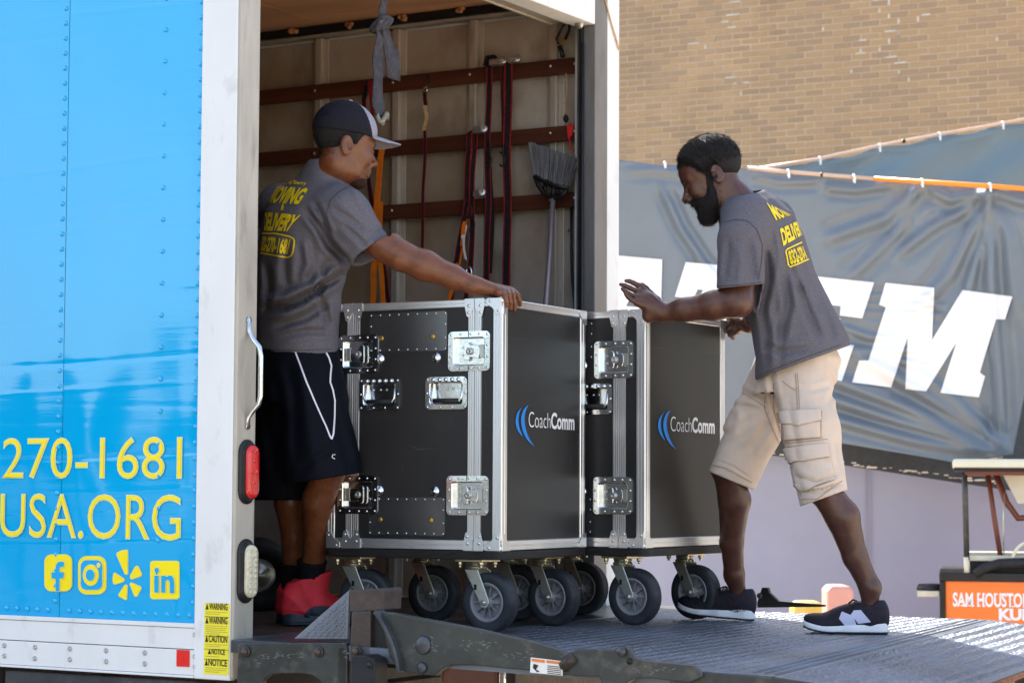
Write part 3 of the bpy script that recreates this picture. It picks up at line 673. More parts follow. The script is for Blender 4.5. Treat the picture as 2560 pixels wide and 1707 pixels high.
for cx, cy, n_, sp_ in ((2210,12,16,45),(2240,45,8,35),(2200,100,9,40),(2190,150,12,55),(2250,155,9,35),(1850,40,5,40),(1790,85,7,40),(1870,140,5,30),(2230,185,6,30),(1835,190,4,30),(1850,225,3,25),(2060,75,4,20),(2518,104,2,6)):
    for k in range(n_):
        p = hb(random.gauss(cx, sp_*.6), random.gauss(cy, sp_*.45)); r = round(p.z/(BH+JT)); zc = r*(BH+JT); off = (BL+JT)*.5*(r % 2); c = round((p.x-off)/(BL+JT))*(BL+JT)+off
        if random.random() < .6: continue
        if random.random() < .6: ef.box((c-JT-.006,-.0085,zc-.004),(c+.004,.001,zc+BH*random.uniform(.5,1.1)))
        else: ef.box((c-random.uniform(.02,.10),-.0085,zc-JT-.002),(c+random.uniform(.02,.10),.001,zc+.003))
stuff(ef.build('lime_stains', MT['efflo'], bld))
# ---------------------------------------------------------------- fence with hanging banners
def pl_y(px, py, D): 
    d = raydir(px, py); return CAM + d*((D - CAM.y)/d.y)
def interp(x, tab):
    for (a, b), (c, d) in zip(tab, tab[1:]):
        if x <= c: return b + (d-b)*max(0, (x-a))/(c-a) if c != a else d
    return tab[-1][1]
TT = [(1440,393),(1560,402),(1640,412),(1760,413),(1891,425),(2135,447),(2305,459),(2475,471),(2660,486)]
TB = [(1440,1062),(1880,1092),(2080,1104),(2300,1140),(2400,1158),(2470,1146),(2530,1135)]
creases = [([(2475,472),(2440,560),(2370,690),(2270,800)],14,.035),([(2475,472),(2410,525),(2330,570),(2240,640)],12,.03),([(2475,472),(2478,700),(2498,960),(2506,1130)],13,.04),
 ([(2475,472),(2455,600),(2410,760),(2390,860)],11,.026),([(2305,460),(2215,545),(2060,600)],13,.03),([(2300,462),(2235,590),(2120,700)],13,.022),([(2475,472),(2520,600),(2545,800)],16,.025),
 ([(2060,940),(2250,1015),(2505,1132)],15,.045),([(2050,985),(2240,1050),(2490,1135)],13,.045),([(2060,1040),(2280,1098),(2470,1140)],12,.04),([(2110,870),(2300,975),(2508,1120)],14,.035),([(2250,900),(2400,1010),(2508,1115)],12,.03),
 ([(1655,470),(1700,570),(1760,660),(1830,730)],9,.035),([(2100,815),(2170,840),(2260,850)],8,.02),([(2110,868),(2200,880),(2300,872)],8,.018),([(2160,742),(2240,738),(2340,742)],7,.014),([(2160,762),(2260,760),(2360,765)],7,.014),([(2150,780),(2260,782),(2370,790)],7,.014),([(2230,900),(2280,905),(2330,900)],7,.016),
 ([(1560,430),(1640,425),(1740,440),(1830,436)],9,.016),([(1880,440),(1950,455),(2050,452)],9,.025),([(2060,468),(2140,475),(2230,462)],10,.03),([(2320,470),(2380,500),(2470,478)],12,.035),([(2480,480),(2560,505),(2660,500)],12,.03)]
def seg_d(px, py, pts):
    best = np.full(px.shape, 1e9); tb = np.zeros(px.shape); n = len(pts)-1
    for i in range(n):
        a = np.array(pts[i], float); b = np.array(pts[i+1], float); ab = b-a
        t = np.clip(((px-a[0])*ab[0] + (py-a[1])*ab[1])/(ab@ab), 0, 1)
        dx = px-a[0]-t*ab[0]; dy = py-a[1]-t*ab[1]; d = np.hypot(dx, dy)
        k = d < best; best = np.where(k, d, best); tb = np.where(k, (i+t)/n, tb)
    return best, tb
def tarp_depth(px, py, am=1.0):
    px = np.asarray(px, float); py = np.asarray(py, float)
    d = 17.2 - .0009*(px-1440) + .02*np.sin(px*.011+py*.004)
    for pts, w_, a in creases:
        q, t = seg_d(px, py, pts); en = np.clip(8*np.minimum(t+.02, 1.02-t), 0, 1)
        d = d - am*a*en*(np.exp(-(q/w_)**2) - .55*np.exp(-((q-w_*2.0)/(w_*1.1))**2))
    return d
ban = thing('hanging_banner', 'large grey banner with white slanted block letters hung from the orange pipe', 'banner', Matrix.Translation((2.4,16.9,0)))
BI = ban.matrix_world.inverted()
NU, NV = 260, 150; vs = []; fs = []
U = np.linspace(0, 1, NU+1); V = np.linspace(0, 1, NV+1)
xt = 1440 + U*1220; xb = 1440 + U*1092
yt = np.array([interp(x, TT) for x in xt]); yb = np.array([interp(x, TB) for x in xb])
PX = xt[None,:]*(1-V[:,None]) + xb[None,:]*V[:,None]; PY = yt[None,:]*(1-V[:,None]) + yb[None,:]*V[:,None]
DD = tarp_depth(PX, PY)
vs = [BI @ W(PX[j,i], PY[j,i], DD[j,i]) for j in range(NV+1) for i in range(NU+1)]
fs = [(j*(NU+1)+i, (j+1)*(NU+1)+i, (j+1)*(NU+1)+i+1, j*(NU+1)+i+1) for j in range(NV) for i in range(NU)]
m = MB(); m.add(vs, fs, 0, True); o = m.build('cloth', MT['tarp'], ban, fix=False)
md = o.modifiers.new('solid', 'SOLIDIFY'); md.thickness = .003; md.offset = 0
letters = {
 'M': (4.055,1980,640,[(948,272),(1443,322),(1420,850),(1728,345),(2235,410),(2160,642),(2068,642),(1905,1180),(1958,1218),(1895,1432),(1505,1385),(1665,880),(1360,1370),(1150,1348),(1172,825),(1005,1330),(610,1280),(680,1058),(775,1058),(950,520),(882,492)]),
 'E': (4.055,1980,640,[(-90,172),(832,268),(712,632),(485,602),(492,508),(190,475),(140,600),(490,632),(415,870),(65,835),(5,1010),(300,1045),(345,872),(628,905),(505,1265),(-420,1165),(-350,960),(-265,960),(-110,430),(-165,400)]),
 'T': (6.533,1540,600,[(1140,360),(2560,490),(2400,1060),(2120,1030),(2160,890),(1960,870),(1560,2100),(1000,2040),(1345,1010),(1420,815),(1335,805),(1265,962),(960,925)]),
 'A': (6.533,1540,600,[(-250,230),(755,318),(735,1100),(720,2000),(330,1960),(400,1092),(222,965),(165,1082),(392,1098),(260,1600),(-700,1500)])}
for ch, (sc, ox, oy, poly) in letters.items():
    P2 = [(ox+a/sc, oy+b/sc) for a, b in poly]
    T_ = [[Vector(P2[i]) for i in t] for t in tri(P2)]; out = []
    while T_:
        t = T_.pop(); L = [(t[(i+1) % 3]-t[i]).length for i in range(3)]; i = L.index(max(L))
        if L[i] < 6.5: out.append(t); continue
        a_, b_, c_ = t[i], t[(i+1) % 3], t[(i+2) % 3]; mid = (a_+b_)/2; T_ += [[a_, mid, c_], [mid, b_, c_]]
    X = np.array([p.x for t in out for p in t]); Y = np.array([p.y for t in out for p in t]); D = tarp_depth(X, Y)
    m = MB(); m.add([BI @ W(X[i], Y[i], D[i]-.016) for i in range(len(X))], [(3*i, 3*i+1, 3*i+2) for i in range(len(out))], 0, False)
    m.build('letter', MT['bwhite'], ban, fix=False)
# hem, lower pole, ties
def edge_band(name, top, bot, d, th, mt_, par, Mi):
    m = MB(); n = len(top); vs = []
    for (p, q) in zip(top, bot): vs += [Mi @ W(*p, d), Mi @ W(*q, d), Mi @ W(*p, d+th), Mi @ W(*q, d+th)]
    fs = []
    for i in range(n-1):
        a = 4*i; b_ = a+4; fs += [(a,a+1,b_+1,b_),(a+2,b_+2,b_+3,a+3),(a,b_,b_+2,a+2),(a+1,a+3,b_+3,b_+1)]
    m.add(vs, fs, 0); return m.build(name, mt_, par)
edge_band('hem', [(1440,1058),(1880,1088),(2080,1100),(2390,1150),(2660,1190)], [(1440,1068),(1880,1132),(2080,1158),(2390,1206),(2660,1245)], 17.05, .03, MT['tarp_edge'], ban, BI)
m = MB(); random.seed(4)
for k in range(70):
    x = random.uniform(1880, 2500); y = 1132 + (x-1880)*.131 - random.uniform(2, 9); s_ = random.uniform(.004,.012)
    p = BI @ W(x, y, 17.03); m.box((p.x-s_*2,p.y-.01,p.z-s_*.5),(p.x+s_*2,p.y+.004,p.z+s_*.5))
stuff(m.build('frayed_stitching', MT['efflo'], ban))
fen = thing('pipe_rail', 'faded pink to orange pipe that the lettered banner hangs from', 'pipe', Matrix.Translation((3,16.8,0)))
FI = fen.matrix_world.inverted()
def rail(pts, r, mt_, name, par, Mi):
    m = MB(); m.tube([Mi @ W(*p) for p in pts], r, 10); return m.build(name, mt_, par)
d_at = lambda x: 17.15 - .0009*(x-1440)
rail([(1870,420,d_at(1870)),(1960,429.5,d_at(1960)),(2185,447,d_at(2185))], .015, MT['pole_pink'], 'pipe', fen, FI)
rail([(2186,447,d_at(2186)),(2475,466,d_at(2475)),(2680,481,d_at(2680))], .0185, MT['pole_or'], 'pipe', fen, FI)
rail([(2052,436.3,d_at(2052)),(2058,436.8,d_at(2058))], .0165, MT['black'], 'coupling', fen, FI)
def tie(x, y, d, h, par, Mi, s=1):
    m = MB(); c = W(x, y, d)
    m.lathe([(.017*s,-.008),(.027*s,-.008),(.027*s,.008),(.017*s,.008)], Mi @ c, (1,0,.1), 12)
    q = Mi @ W(x+1, y+h, d-.02); m.box((q.x-.006,q.y-.012,q.z-.02),(q.x+.008,q.y,q.z+.02)); m.build('cable_tie', MT['tie'], par)
for x, y in ((1971,432),(2135,444),(2305,455),(2475,466)): tie(x, y, d_at(x), 7, fen, FI)
tie(1662,409,17.0,5,ban,BI,.6)
# upper tarpaulin on its own sloping pipe, a little further back
up = thing('tarpaulin', 'plain slate blue tarpaulin under a sloping pinkish pipe, above the orange pipe', 'tarpaulin', Matrix.Translation((4,18.2,0)))
UI = up.matrix_world.inverted()
tu = [(1875,425),(2050,397),(2199,364),(2349,336),(2507,309),(2700,270)]
m = MB(); vs = []; fs = []; nn = 60
for i in range(nn+1):
    x = 1875 + 825*i/nn; yt_ = interp(x, tu)+3; ph = ((x-2050)/150) % 1; sag = 9*math.sin(math.pi*ph)**2*(1 if x > 2000 else .4)
    for j in range(13):
        v = j/12; y = (yt_+sag)*(1-v) + 560*v
        vs.append(UI @ W(x, y, 18.3 + .02*math.sin(x*.02+j*.8) - .05*math.exp(-v*9)*math.sin(math.pi*ph)))
for i in range(nn):
    for j in range(12): a = i*13+j; fs.append((a, a+1, a+14, a+13))
m.add(vs, fs, 0, True); o = m.build('cloth', MT['tarp2'], up, fix=False); md = o.modifiers.new('solid','SOLIDIFY'); md.thickness = .003
rail([(a, b, 18.25) for a, b in tu], .0135, MT['pole_pink'], 'pipe', up, UI)
rail([(2255,354,18.25),(2263,352.5,18.25)], .016, MT['black'], 'coupling', up, UI)
for x, y in ((2050,398),(2199,366),(2349,337),(2507,310)): tie(x, y, 18.25, 8, up, UI, .85)
# lilac-grey wall under the banner
lw = MB(); top_ = [pl_y(1440,1066,17.4), pl_y(2080,1157,17.4), pl_y(2700,1247,17.4)]
poly = [(p.x,p.y,p.z) for p in top_] + [(top_[-1].x,17.4,0),(top_[0].x,17.4,0)]
lw.prism([(a,b-17.4,c) for a,b,c in poly], (0,.18,0))
wall = thing('low_wall', 'smooth pale lilac-grey wall below the banner with two thin vertical seams', 'wall', Matrix.Translation((0,17.4,0)))
lw.build('wall_face', MT['lilac'], wall)
m = MB()
for px in (2164, 2176): a = pl_y(px,1172,17.4); m.box((a.x-.004,-.012,0),(a.x+.004,-.001,a.z))
m.build('seam_strip', mat('wall_seam', (.32,.31,.4), .7), wall)
m = MB(); m.box((pl_y(2545,1000,17.6).x-.1,.3,0),(pl_y(2620,1000,17.6).x+.4,.5,3.0)); m.build('post', MT['tarp_edge'], wall)
# ---------------------------------------------------------------- utility cart
CD = 15.0
cart = thing('utility_cart', 'bright orange utility cart with a cream roof and white lettering on its side', 'utility cart', frame(3.0,CD,-math.atan(.2)))
CI = cart.matrix_world.inverted()
def cq(px, py, dy=0): return hit(px, py, 1, dy, frame(3.0,CD,-math.atan(.2)))
def cbox(name, px0, py0, px1, py1, dy0, dy1, mt_, bev=.006):
    a = cq(px0, py1, dy0); b = cq(px1, py0, dy0); m = MB(); m.box((a.x,dy0,a.z),(b.x,dy1,b.z)); return m.build(name, mt_, cart, bev)
body = cbox('bed_side', 2364,1452,2900,1600,0,1.2,MT['kub'])
cbox('bed_lip', 2348,1437,2900,1452,-.03,1.23,MT['black'])
cbox('corner_trim', 2350,1452,2363,1600,-.02,.1,MT['black'])
cbox('roof', 2381,1148,2900,1173,-.1,1.3,MT['cream'],.02); cbox('roof_edge', 2384,1170,2900,1176,-.105,1.28,MT['black']); cbox('roof_frame', 2412,1177,2900,1187,-.06,1.26,MT['brownframe'])
m = MB(); m.tube([cq(2411,1180), cq(2413,1240), cq(2417,1400)], .020, 10); m.build('roof_post', MT['steel'], cart)
m = MB(); m.tube([cq(2416,1392), cq(2418,1438)], .021, 10); m.build('post_sleeve', MT['cream'], cart)
m = MB(); m.tube([cq(2470,1184,.2), cq(2485,1290,.2), cq(2502,1395,.2)], .018, 10); m.build('roof_brace', MT['brownframe'], cart)
m = MB(); m.tube([cq(2490,1186,.3), cq(2516,1255,.3), cq(2545,1295,.3), cq(2590,1292,.3)], .022, 8); m.build('roof_brace', MT['brownframe'], cart)
m = MB(); m.prism([cq(2508,1188,.25), cq(2700,1188,.25), cq(2700,1258,.25), cq(2545,1258,.25)], (0,.02,0)); m.build('rear_window', MT['glass'], cart)
m = MB(); m.tube([cq(2512,1230,.28), cq(2508,1300,.28), cq(2510,1392,.28)], .005, 6); m.build('aerial', MT['fork'], cart)
cbox('rail', 2420,1393,2900,1401,.05,1.15,MT['cream'],.004); cbox('cab_back', 2419,1401,2900,1438,.1,1.1,MT['black'])
m = MB(); m.tube([cq(2437,1436,-.02), cq(2460,1420,-.02), cq(2500,1408,-.02), cq(2560,1406,-.02), cq(2700,1412,-.02)], .035, 10); m.build('seat_roll', MT['rubber'], cart)
m = MB(); m.tube([cq(2532 + 46*(1-math.cos(k*.2)), 1400 - 46*math.sin(k*.2)) for k in range(14)], .011, 8); m.build('hoop', MT['cream'], cart)
cbox('hitch_bar', 2293,1476,2350,1492,.1,.3,MT['fork']); m = MB(); m.lathe([(0,0),(.10,.004),(.105,.02),(.09,.045),(0,.05)], cq(2330,1476,.2), (0,0,1), 20); m.build('hitch_knob', MT['black'], cart)
for px, dy in ((2560,.05),(2560,.95)):
    m = MB(); p = cq(px, 1690, dy); m.lathe([(.12,0),(.24,0),(.30,.03),(.31,.12),(.30,.2),(.24,.24),(.12,.24)], (p.x+.25,dy,.31), (0,1,0), 28); wq = m.build('wheel', MT['rubber'], cart)
    m = MB(); m.lathe([(0,.03),(.10,.02),(.15,.05)], (p.x+.25,dy,.31), (0,1,0), 20); m.build('rim', MT['kub'], wq)
cbox('underbody', 2400,1600,2900,1660,.15,1.05,MT['brownframe'])
def slab_text(mb, body_, x0, x1, y0, y1):
    """serif capitals: bold strokes with small slab feet."""
    tv, tf = text_fit(body_, x0, x1, y0, y1, .03); mb.add([(float(p), -.004, float(q)) for p, q in tv], tf)
m = MB(); a = cq(2383,1514); b = cq(2597,1484); slab_text(m, 'SAM HOUSTON S', a.x, b.x, a.z, b.z)
h = b.z-a.z
for (u0, u1, top_) in ((.087,.128,0),(.128,.165,0),(.175,.205,0),(.215,.250,0),(.290,.322,1),(.290,.322,0),(.345,.377,1),(.345,.377,0),(.488,.522,1),(.546,.578,1),(.685,.725,0),(.845,.872,1),(.845,.872,0),(.905,.935,1)):
    z_ = b.z - h*.10 if top_ else a.z; xa, xb_ = a.x+(b.x-a.x)*u0, a.x+(b.x-a.x)*u1
    m.add([(xa,-.0045,z_),(xb_,-.0045,z_),(xb_,-.0045,z_+h*.10),(xa,-.0045,z_+h*.10)], [(0,1,2,3)])
m.build('lettering', MT['bwhite'], cart)
m = MB(); a = cq(2499,1548); b = cq(2578,1523); tv, tf = text_fit('KUB', a.x, b.x, a.z, b.z, .05); m.add([(float(p),-.004,float(q)) for p, q in tv], tf); m.build('lettering', MT['bwhite'], cart)
# ---------------------------------------------------------------- odds and ends on the ground
def barrier(name, label, px0, py0, px1, D, mt_, extra=None):
    a = pl_y(px0, py0, D); b = pl_y(px1, py0, D); t = thing(name, label, 'barrier', Matrix.Translation((a.x, D, 0)))
    w_ = b.x-a.x; h_ = a.z
    m = MB(); m.prism([(0,0,.12),(w_,0,.12),(w_,0,h_*.97),(w_*.85,0,h_),(w_*.15,0,h_),(0,0,h_*.97)], (0,.25,0)); m.build('body', mt_, t, .02)
    m = MB(); m.box((-.05,-.12,0),(w_*.3,.37,.118)); m.box((w_*.7,-.12,0),(w_+.05,.37,.118)); m.build('foot', MT['rubber'], t, .01); return t, w_, h_
barrier('plastic_barrier', 'faded pink plastic barrier standing behind the far edge of the liftgate platform', 2068, 1463, 2135, 13.0, MT['pinkpl'])
t, w_, h_ = barrier('plastic_barrier', 'faded pink plastic barrier under the near edge of the liftgate', 1105, 1655, 1248, 8.5, MT['pinkpl'])
m = MB(); m.box((w_+.002,-.02,.12),(w_+.018,.2,h_+.01)); m.build('white_edge', MT['white'], t); m = MB(); m.box((w_+.02,-.03,h_-.06),(w_+.08,.02,h_-.02)); m.build('clip', MT['chrome'], t, .004)
barrier('plastic_barrier', 'low yellow plastic barrier between the black shoe and the pink barrier', 1985, 1504, 2064, 13.4, MT['yelpl'])
m = MB(); q0 = hit(1895,1512,1,2.43); 
m.prism([hit(a,b,1,2.50) for a,b in ((1893,1505),(1905,1468),(1918,1468),(1922,1480),(1945,1502),(2060,1511),(2060,1516),(1893,1518))], (0,.02,0)); m.cyl(hit(1899,1488,1,2.495), hit(1899,1488,1,2.46), .012, seg=10)
m.build('far_arm', MT['black'], lift)
# a line of trees across the lot, mirrored in the blue side of the truck
random.seed(17); tl = MB()
for x, y, h in ((-30,-1,3.5),(-33,3,4.6),(-31,8,3.0),(-30,-5,4.5),(-28,-9,3.2),(-29,-15,4.6),(-52,16,5.0),(-55,7,4.2),(-50,0,5.6),(-56,-7,3.4),(-51,-13,5.0),(-55,-20,4.0),(-49,-28,6.5),(-46,-38,7.5),(-38,-48,7)):
    o = Vector((x,y,0)); tl.tube([o, o+Vector((.1,.05,h*.3)), o+Vector((.05,.1,h*.6))], [.25,.18,.08], 8, 1)
    for k in range(420):
        a = random.uniform(0, 6.28); el = random.uniform(-.6, 1.5); r_ = h*.42*random.uniform(.55,1)
        c = o + Vector((math.cos(a)*math.cos(el)*r_, math.sin(a)*math.cos(el)*r_, h*.62 + math.sin(el)*r_*.85)); s_ = random.uniform(.25,.5)
        u = Vector((random.uniform(-1,1),random.uniform(-1,1),random.uniform(-1,1))).normalized(); v = u.orthogonal().normalized()
        tl.add([c+u*s_, c+v*s_, c-u*s_, c-v*s_*.7], [(0,1,2,3)])
stuff(tl.build('tree_line', [MT['leaf'], MT['bark']], None, fix=False))
# ---------------------------------------------------------------- flight cases
PHI = rad(28.5); CWD, CDP, CZ0, CZ1 = .682, .61, .273, 1.107
CM1 = frame(-.033, 7.40, -PHI, FLOOR-.001); CM2 = frame(.466, 7.845, -rad(32.5), FLOOR-.001)
case = thing('flight_case', 'black wheeled flight case under the seated hand of the capped man, nearest the truck post', 'flight case', CM1, 'black flight cases on casters')
case['label'] = 'black wheeled flight case nearest the truck, with the capped man\'s hand on its corner'
def cf(a, b): p = hit(820+a*.4337, 720+b*.4337, 1, 0, CM1); return p.x, p.z
def cs(a, b): p = hit(820+a*.4337, 720+b*.4337, 0, 0, CM1); return p.y, p.z
def box_hit(q):
    xs = [cf(a, b) for a, b in ((q[0],(q[1]+q[3])/2),(q[2],(q[1]+q[3])/2),((q[0]+q[2])/2,q[1]),((q[0]+q[2])/2,q[3]))]
    return xs[0][0], xs[1][0], xs[3][1], xs[2][1]          # x0,x1,z0,z1
LAT = [box_hit((698,250,938,478)), box_hit((688,1081,930,1308)), box_hit((25,280,232,488)), box_hit((12,1084,222,1290))]
for i in (2, 3):   # the left joint mirrors the right one
    x0, x1, z0, z1 = LAT[i-2]; LAT[i] = (-CWD - x1 - .006 + .0, -CWD - x0 - .006, z0, z1)
W_L = LAT[0][1]-LAT[0][0]
jr = cf(808,780)[0], cf(885,780)[0]                         # the right double rail
JW = jr[1]-jr[0]; jl = (-CWD-jr[1], -CWD-jr[0])
for i in (2, 3): x0, x1, z0, z1 = LAT[i-2]; LAT[i] = (-CWD-x1, -CWD-x0, z0, z1)
HAN = [box_hit((566,512,806,698)), None]; x0, x1, z0, z1 = HAN[0]; HAN[1] = (-CWD-x1, -CWD-x0, z0, z1)
ED = .036
def panel_holes(x0, x1, z0, z1, holes, y=0.0):
    xs = sorted({x0, x1, *[min(max(h[k], x0), x1) for h in holes for k in (0, 1)]}); zs = sorted({z0, z1, *[min(max(h[k], z0), z1) for h in holes for k in (2, 3)]})
    m = MB()
    for a, b in zip(xs, xs[1:]):
        for c, d in zip(zs, zs[1:]):
            mx, mz = (a+b)/2, (c+d)/2
            if any(h[0] < mx < h[1] and h[2] < mz < h[3] for h in holes): continue
            m.add([(a,y,c),(b,y,c),(b,y,d),(a,y,d)], [(0,1,2,3)])
    return m
ins = lambda h, d: (h[0]+d, h[1]-d, h[2]+d, h[3]-d)
holes = [ins(h, .012) for h in LAT+HAN]
panel_holes(-CWD, 0, CZ0, CZ1, holes).build('front_panel', MT['laminate'], case, fix=False)
m = MB(); m.add([(0,0,CZ0),(0,CDP,CZ0),(0,CDP,CZ1),(0,0,CZ1)], [(0,1,2,3)]); m.build('side_panel', MT['laminate'], case, fix=False)
m = MB(); m.add([(-CWD,0,CZ0),(-CWD,CDP,CZ0),(-CWD,CDP,CZ1),(-CWD,0,CZ1)], [(3,2,1,0)]); m.build('side_panel', MT['laminate'], case, fix=False)
m = MB(); m.add([(-CWD,CDP,CZ0),(0,CDP,CZ0),(0,CDP,CZ1),(-CWD,CDP,CZ1)], [(3,2,1,0)]); m.build('rear_panel', MT['laminate'], case, fix=False)
m = MB(); m.add([(-CWD,0,CZ1),(0,0,CZ1),(0,CDP,CZ1),(-CWD,CDP,CZ1)], [(0,1,2,3)]); m.build('lid_panel', MT['laminate'], case, fix=False)
m = MB(); m.add([(-CWD,0,CZ0),(0,0,CZ0),(0,CDP,CZ0),(-CWD,CDP,CZ0)], [(3,2,1,0)]); m.build('base_panel', MT['laminate'], case, fix=False)
# ridged aluminium rails: profile across u (0..w), heights outward
def ridged(mb, o, du, dl, dn, w_, L, n=3, h=.0035):
    """o: start corner, du: across, dl: along, dn: outward."""
    o, du, dl, dn = Vector(o), Vector(du), Vector(dl), Vector(dn); prof = [(0, .0003)]
    for k in range(n):
        a, b = w_*k/n, w_*(k+1)/n; g_ = min(.0022, w_/n*.2)
        prof += [(a+g_*.5, h*(.55 if k else .7)), (a+g_, h), (b-g_, h), (b-g_*.5, h*.55)]
    prof.append((w_, .0003)); N = len(prof)
    vs = [o + du*u + dn*q for u, q in prof] + [o + du*u + dn*q + dl*L for u, q in prof]
    mb.add(vs, [(i, i+1, N+i+1, N+i) for i in range(N-1)] + [tuple(range(N-1,-1,-1)), tuple(range(N, 2*N))])
X, Y, Z = Vector((1,0,0)), Vector((0,1,0)), Vector((0,0,1))
hs = CZ1-CZ0
def rail_part(build, name='edge_rail'): m = MB(); build(m); return m.build(name, MT['extr'], case)
ET, EB = .026, .034
vr = cf(952,780)[0]                                          # corner rail on the front
VW = -vr; SW = .036
def rail_front_h(m, z, wd):
    ridged(m, (-CWD,0,z), Z, X, -Y, wd, CWD, 2)
rail_part(lambda m: rail_front_h(m, CZ1-ET, ET)); rail_part(lambda m: rail_front_h(m, CZ0, EB))
rail_part(lambda m: ridged(m, (0,0,CZ1-ET), Z, Y, X, ET, CDP, 2)); rail_part(lambda m: ridged(m, (0,0,CZ0), Z, Y, X, EB, CDP, 2))
def corner_v(m): ridged(m, (-VW,-.0006,CZ0+EB), X, Z, -Y, VW+.0035, hs-EB-ET, 3, .0042); ridged(m, (.0006,-.0035,CZ0+EB), Y, Z, X, SW, hs-EB-ET, 2, .0042)
rail_part(corner_v)
rail_part(lambda m: ridged(m, (0,CDP-SW,CZ0+EB), Y, Z, X, SW, hs-EB-ET, 2))
rail_part(lambda m: ridged(m, (-CWD,0,CZ0+EB), X, Z, -Y, VW, hs-EB-ET, 3))
for (a, b) in (jr, jl):
    cuts = [CZ0+EB, LAT[1][2], LAT[1][3], LAT[0][2], LAT[0][3], CZ1-ET]
    for c, d in ((cuts[0],cuts[1]),(cuts[2],cuts[3]),(cuts[4],cuts[5])):
        rail_part(lambda m: (ridged(m, (a,0,c), X, Z, -Y, (b-a)*.49, d-c, 3, .0046), ridged(m, (a+(b-a)*.51,0,c), X, Z, -Y, (b-a)*.49, d-c, 3, .0046)), 'joint_rail')
rl = MB(); rl.lathe([(.0055,0),(.005,.0015),(.003,.003),(0,.0034)], (0,0,0), (0,-1,0), 8)
def rivets(mb, pts, y=-.003, r=1):
    for x_, z_ in pts: mb.lathe([(.0055*r,0),(.005*r,.0015*r),(.003*r,.003*r),(0,.0034*r)], (x_,y,z_), (0,-1,0), 8, 0)
# braces and ball corners
def brace(a, b, ztop, sgn):
    c = (a+b)/2; o = (b-a)*.5+.012; L = .058
    for s in (-1, 1):
        m = MB(); P = [(c+s*.0012,ztop),(c+s*o,ztop),(c+s*o,ztop-sgn*.026),(c+s*(o-.008),ztop-sgn*L),(c+s*(o-.018),ztop-sgn*(L+.006)),(c+s*.010,ztop-sgn*L*.72),(c+s*.0012,ztop-sgn*L*.55)]
        m.prism([(p,-.0052,q) for p, q in P], (0,-.0025,0)); rivets(m, [(c+s*o*.58,ztop-sgn*.024),(c+s*o*.62,ztop-sgn*.047)], -.0077)
        m.build('brace', MT['extr'], case)
for (a, b) in (jr, jl): brace(a, b, CZ1+.002, 1); brace(a, b, CZ0-.001, -1)
def ball_corner(x_, y_, z_, sx, sz, full):
    m = MB()
    def pl(pts, n): m.prism(pts, n)
    e = .0045
    P = [(0,0),(.056,0),(.056,.020),(.034,.034),(.020,.056),(0,.056)]
    m.prism([(x_-sx*p,-e,z_-sz*q) for p, q in P], (0,-.003,0))
    if full:
        m.prism([(x_+sx*e,p-.003,z_-sz*q) for p, q in P], (sx*.003,0,0))
        m.lathe([(0,-.014),(.008,-.0125),(.0125,-.006),(.014,0),(.0125,.006),(.008,.0125),(0,.014)], (x_-sx*.006,.006,z_-sz*.008), (0,0,1), 12)
    rivets(m, [(x_-sx*.042,z_-sz*.010),(x_-sx*.010,z_-sz*.044)], -e-.003)
    m.build('ball_corner', MT['extr'], case, .0015)
ball_corner(0,0,CZ1+.002,1,1,True); ball_corner(0,0,CZ0-.001,1,-1,True); ball_corner(-CWD,0,CZ1+.002,-1,1,False); ball_corner(-CWD,0,CZ0-.001,-1,-1,False)
for z_, sz in ((CZ1,1),(CZ0,-1)):
    m = MB(); P = [(0,0),(.05,0),(.05,.018),(.02,.05),(0,.05)]; m.prism([(.0045,CDP-p+.003,z_-sz*q) for p, q in P], (.003,0,0)); m.build('ball_corner', MT['extr'], case)
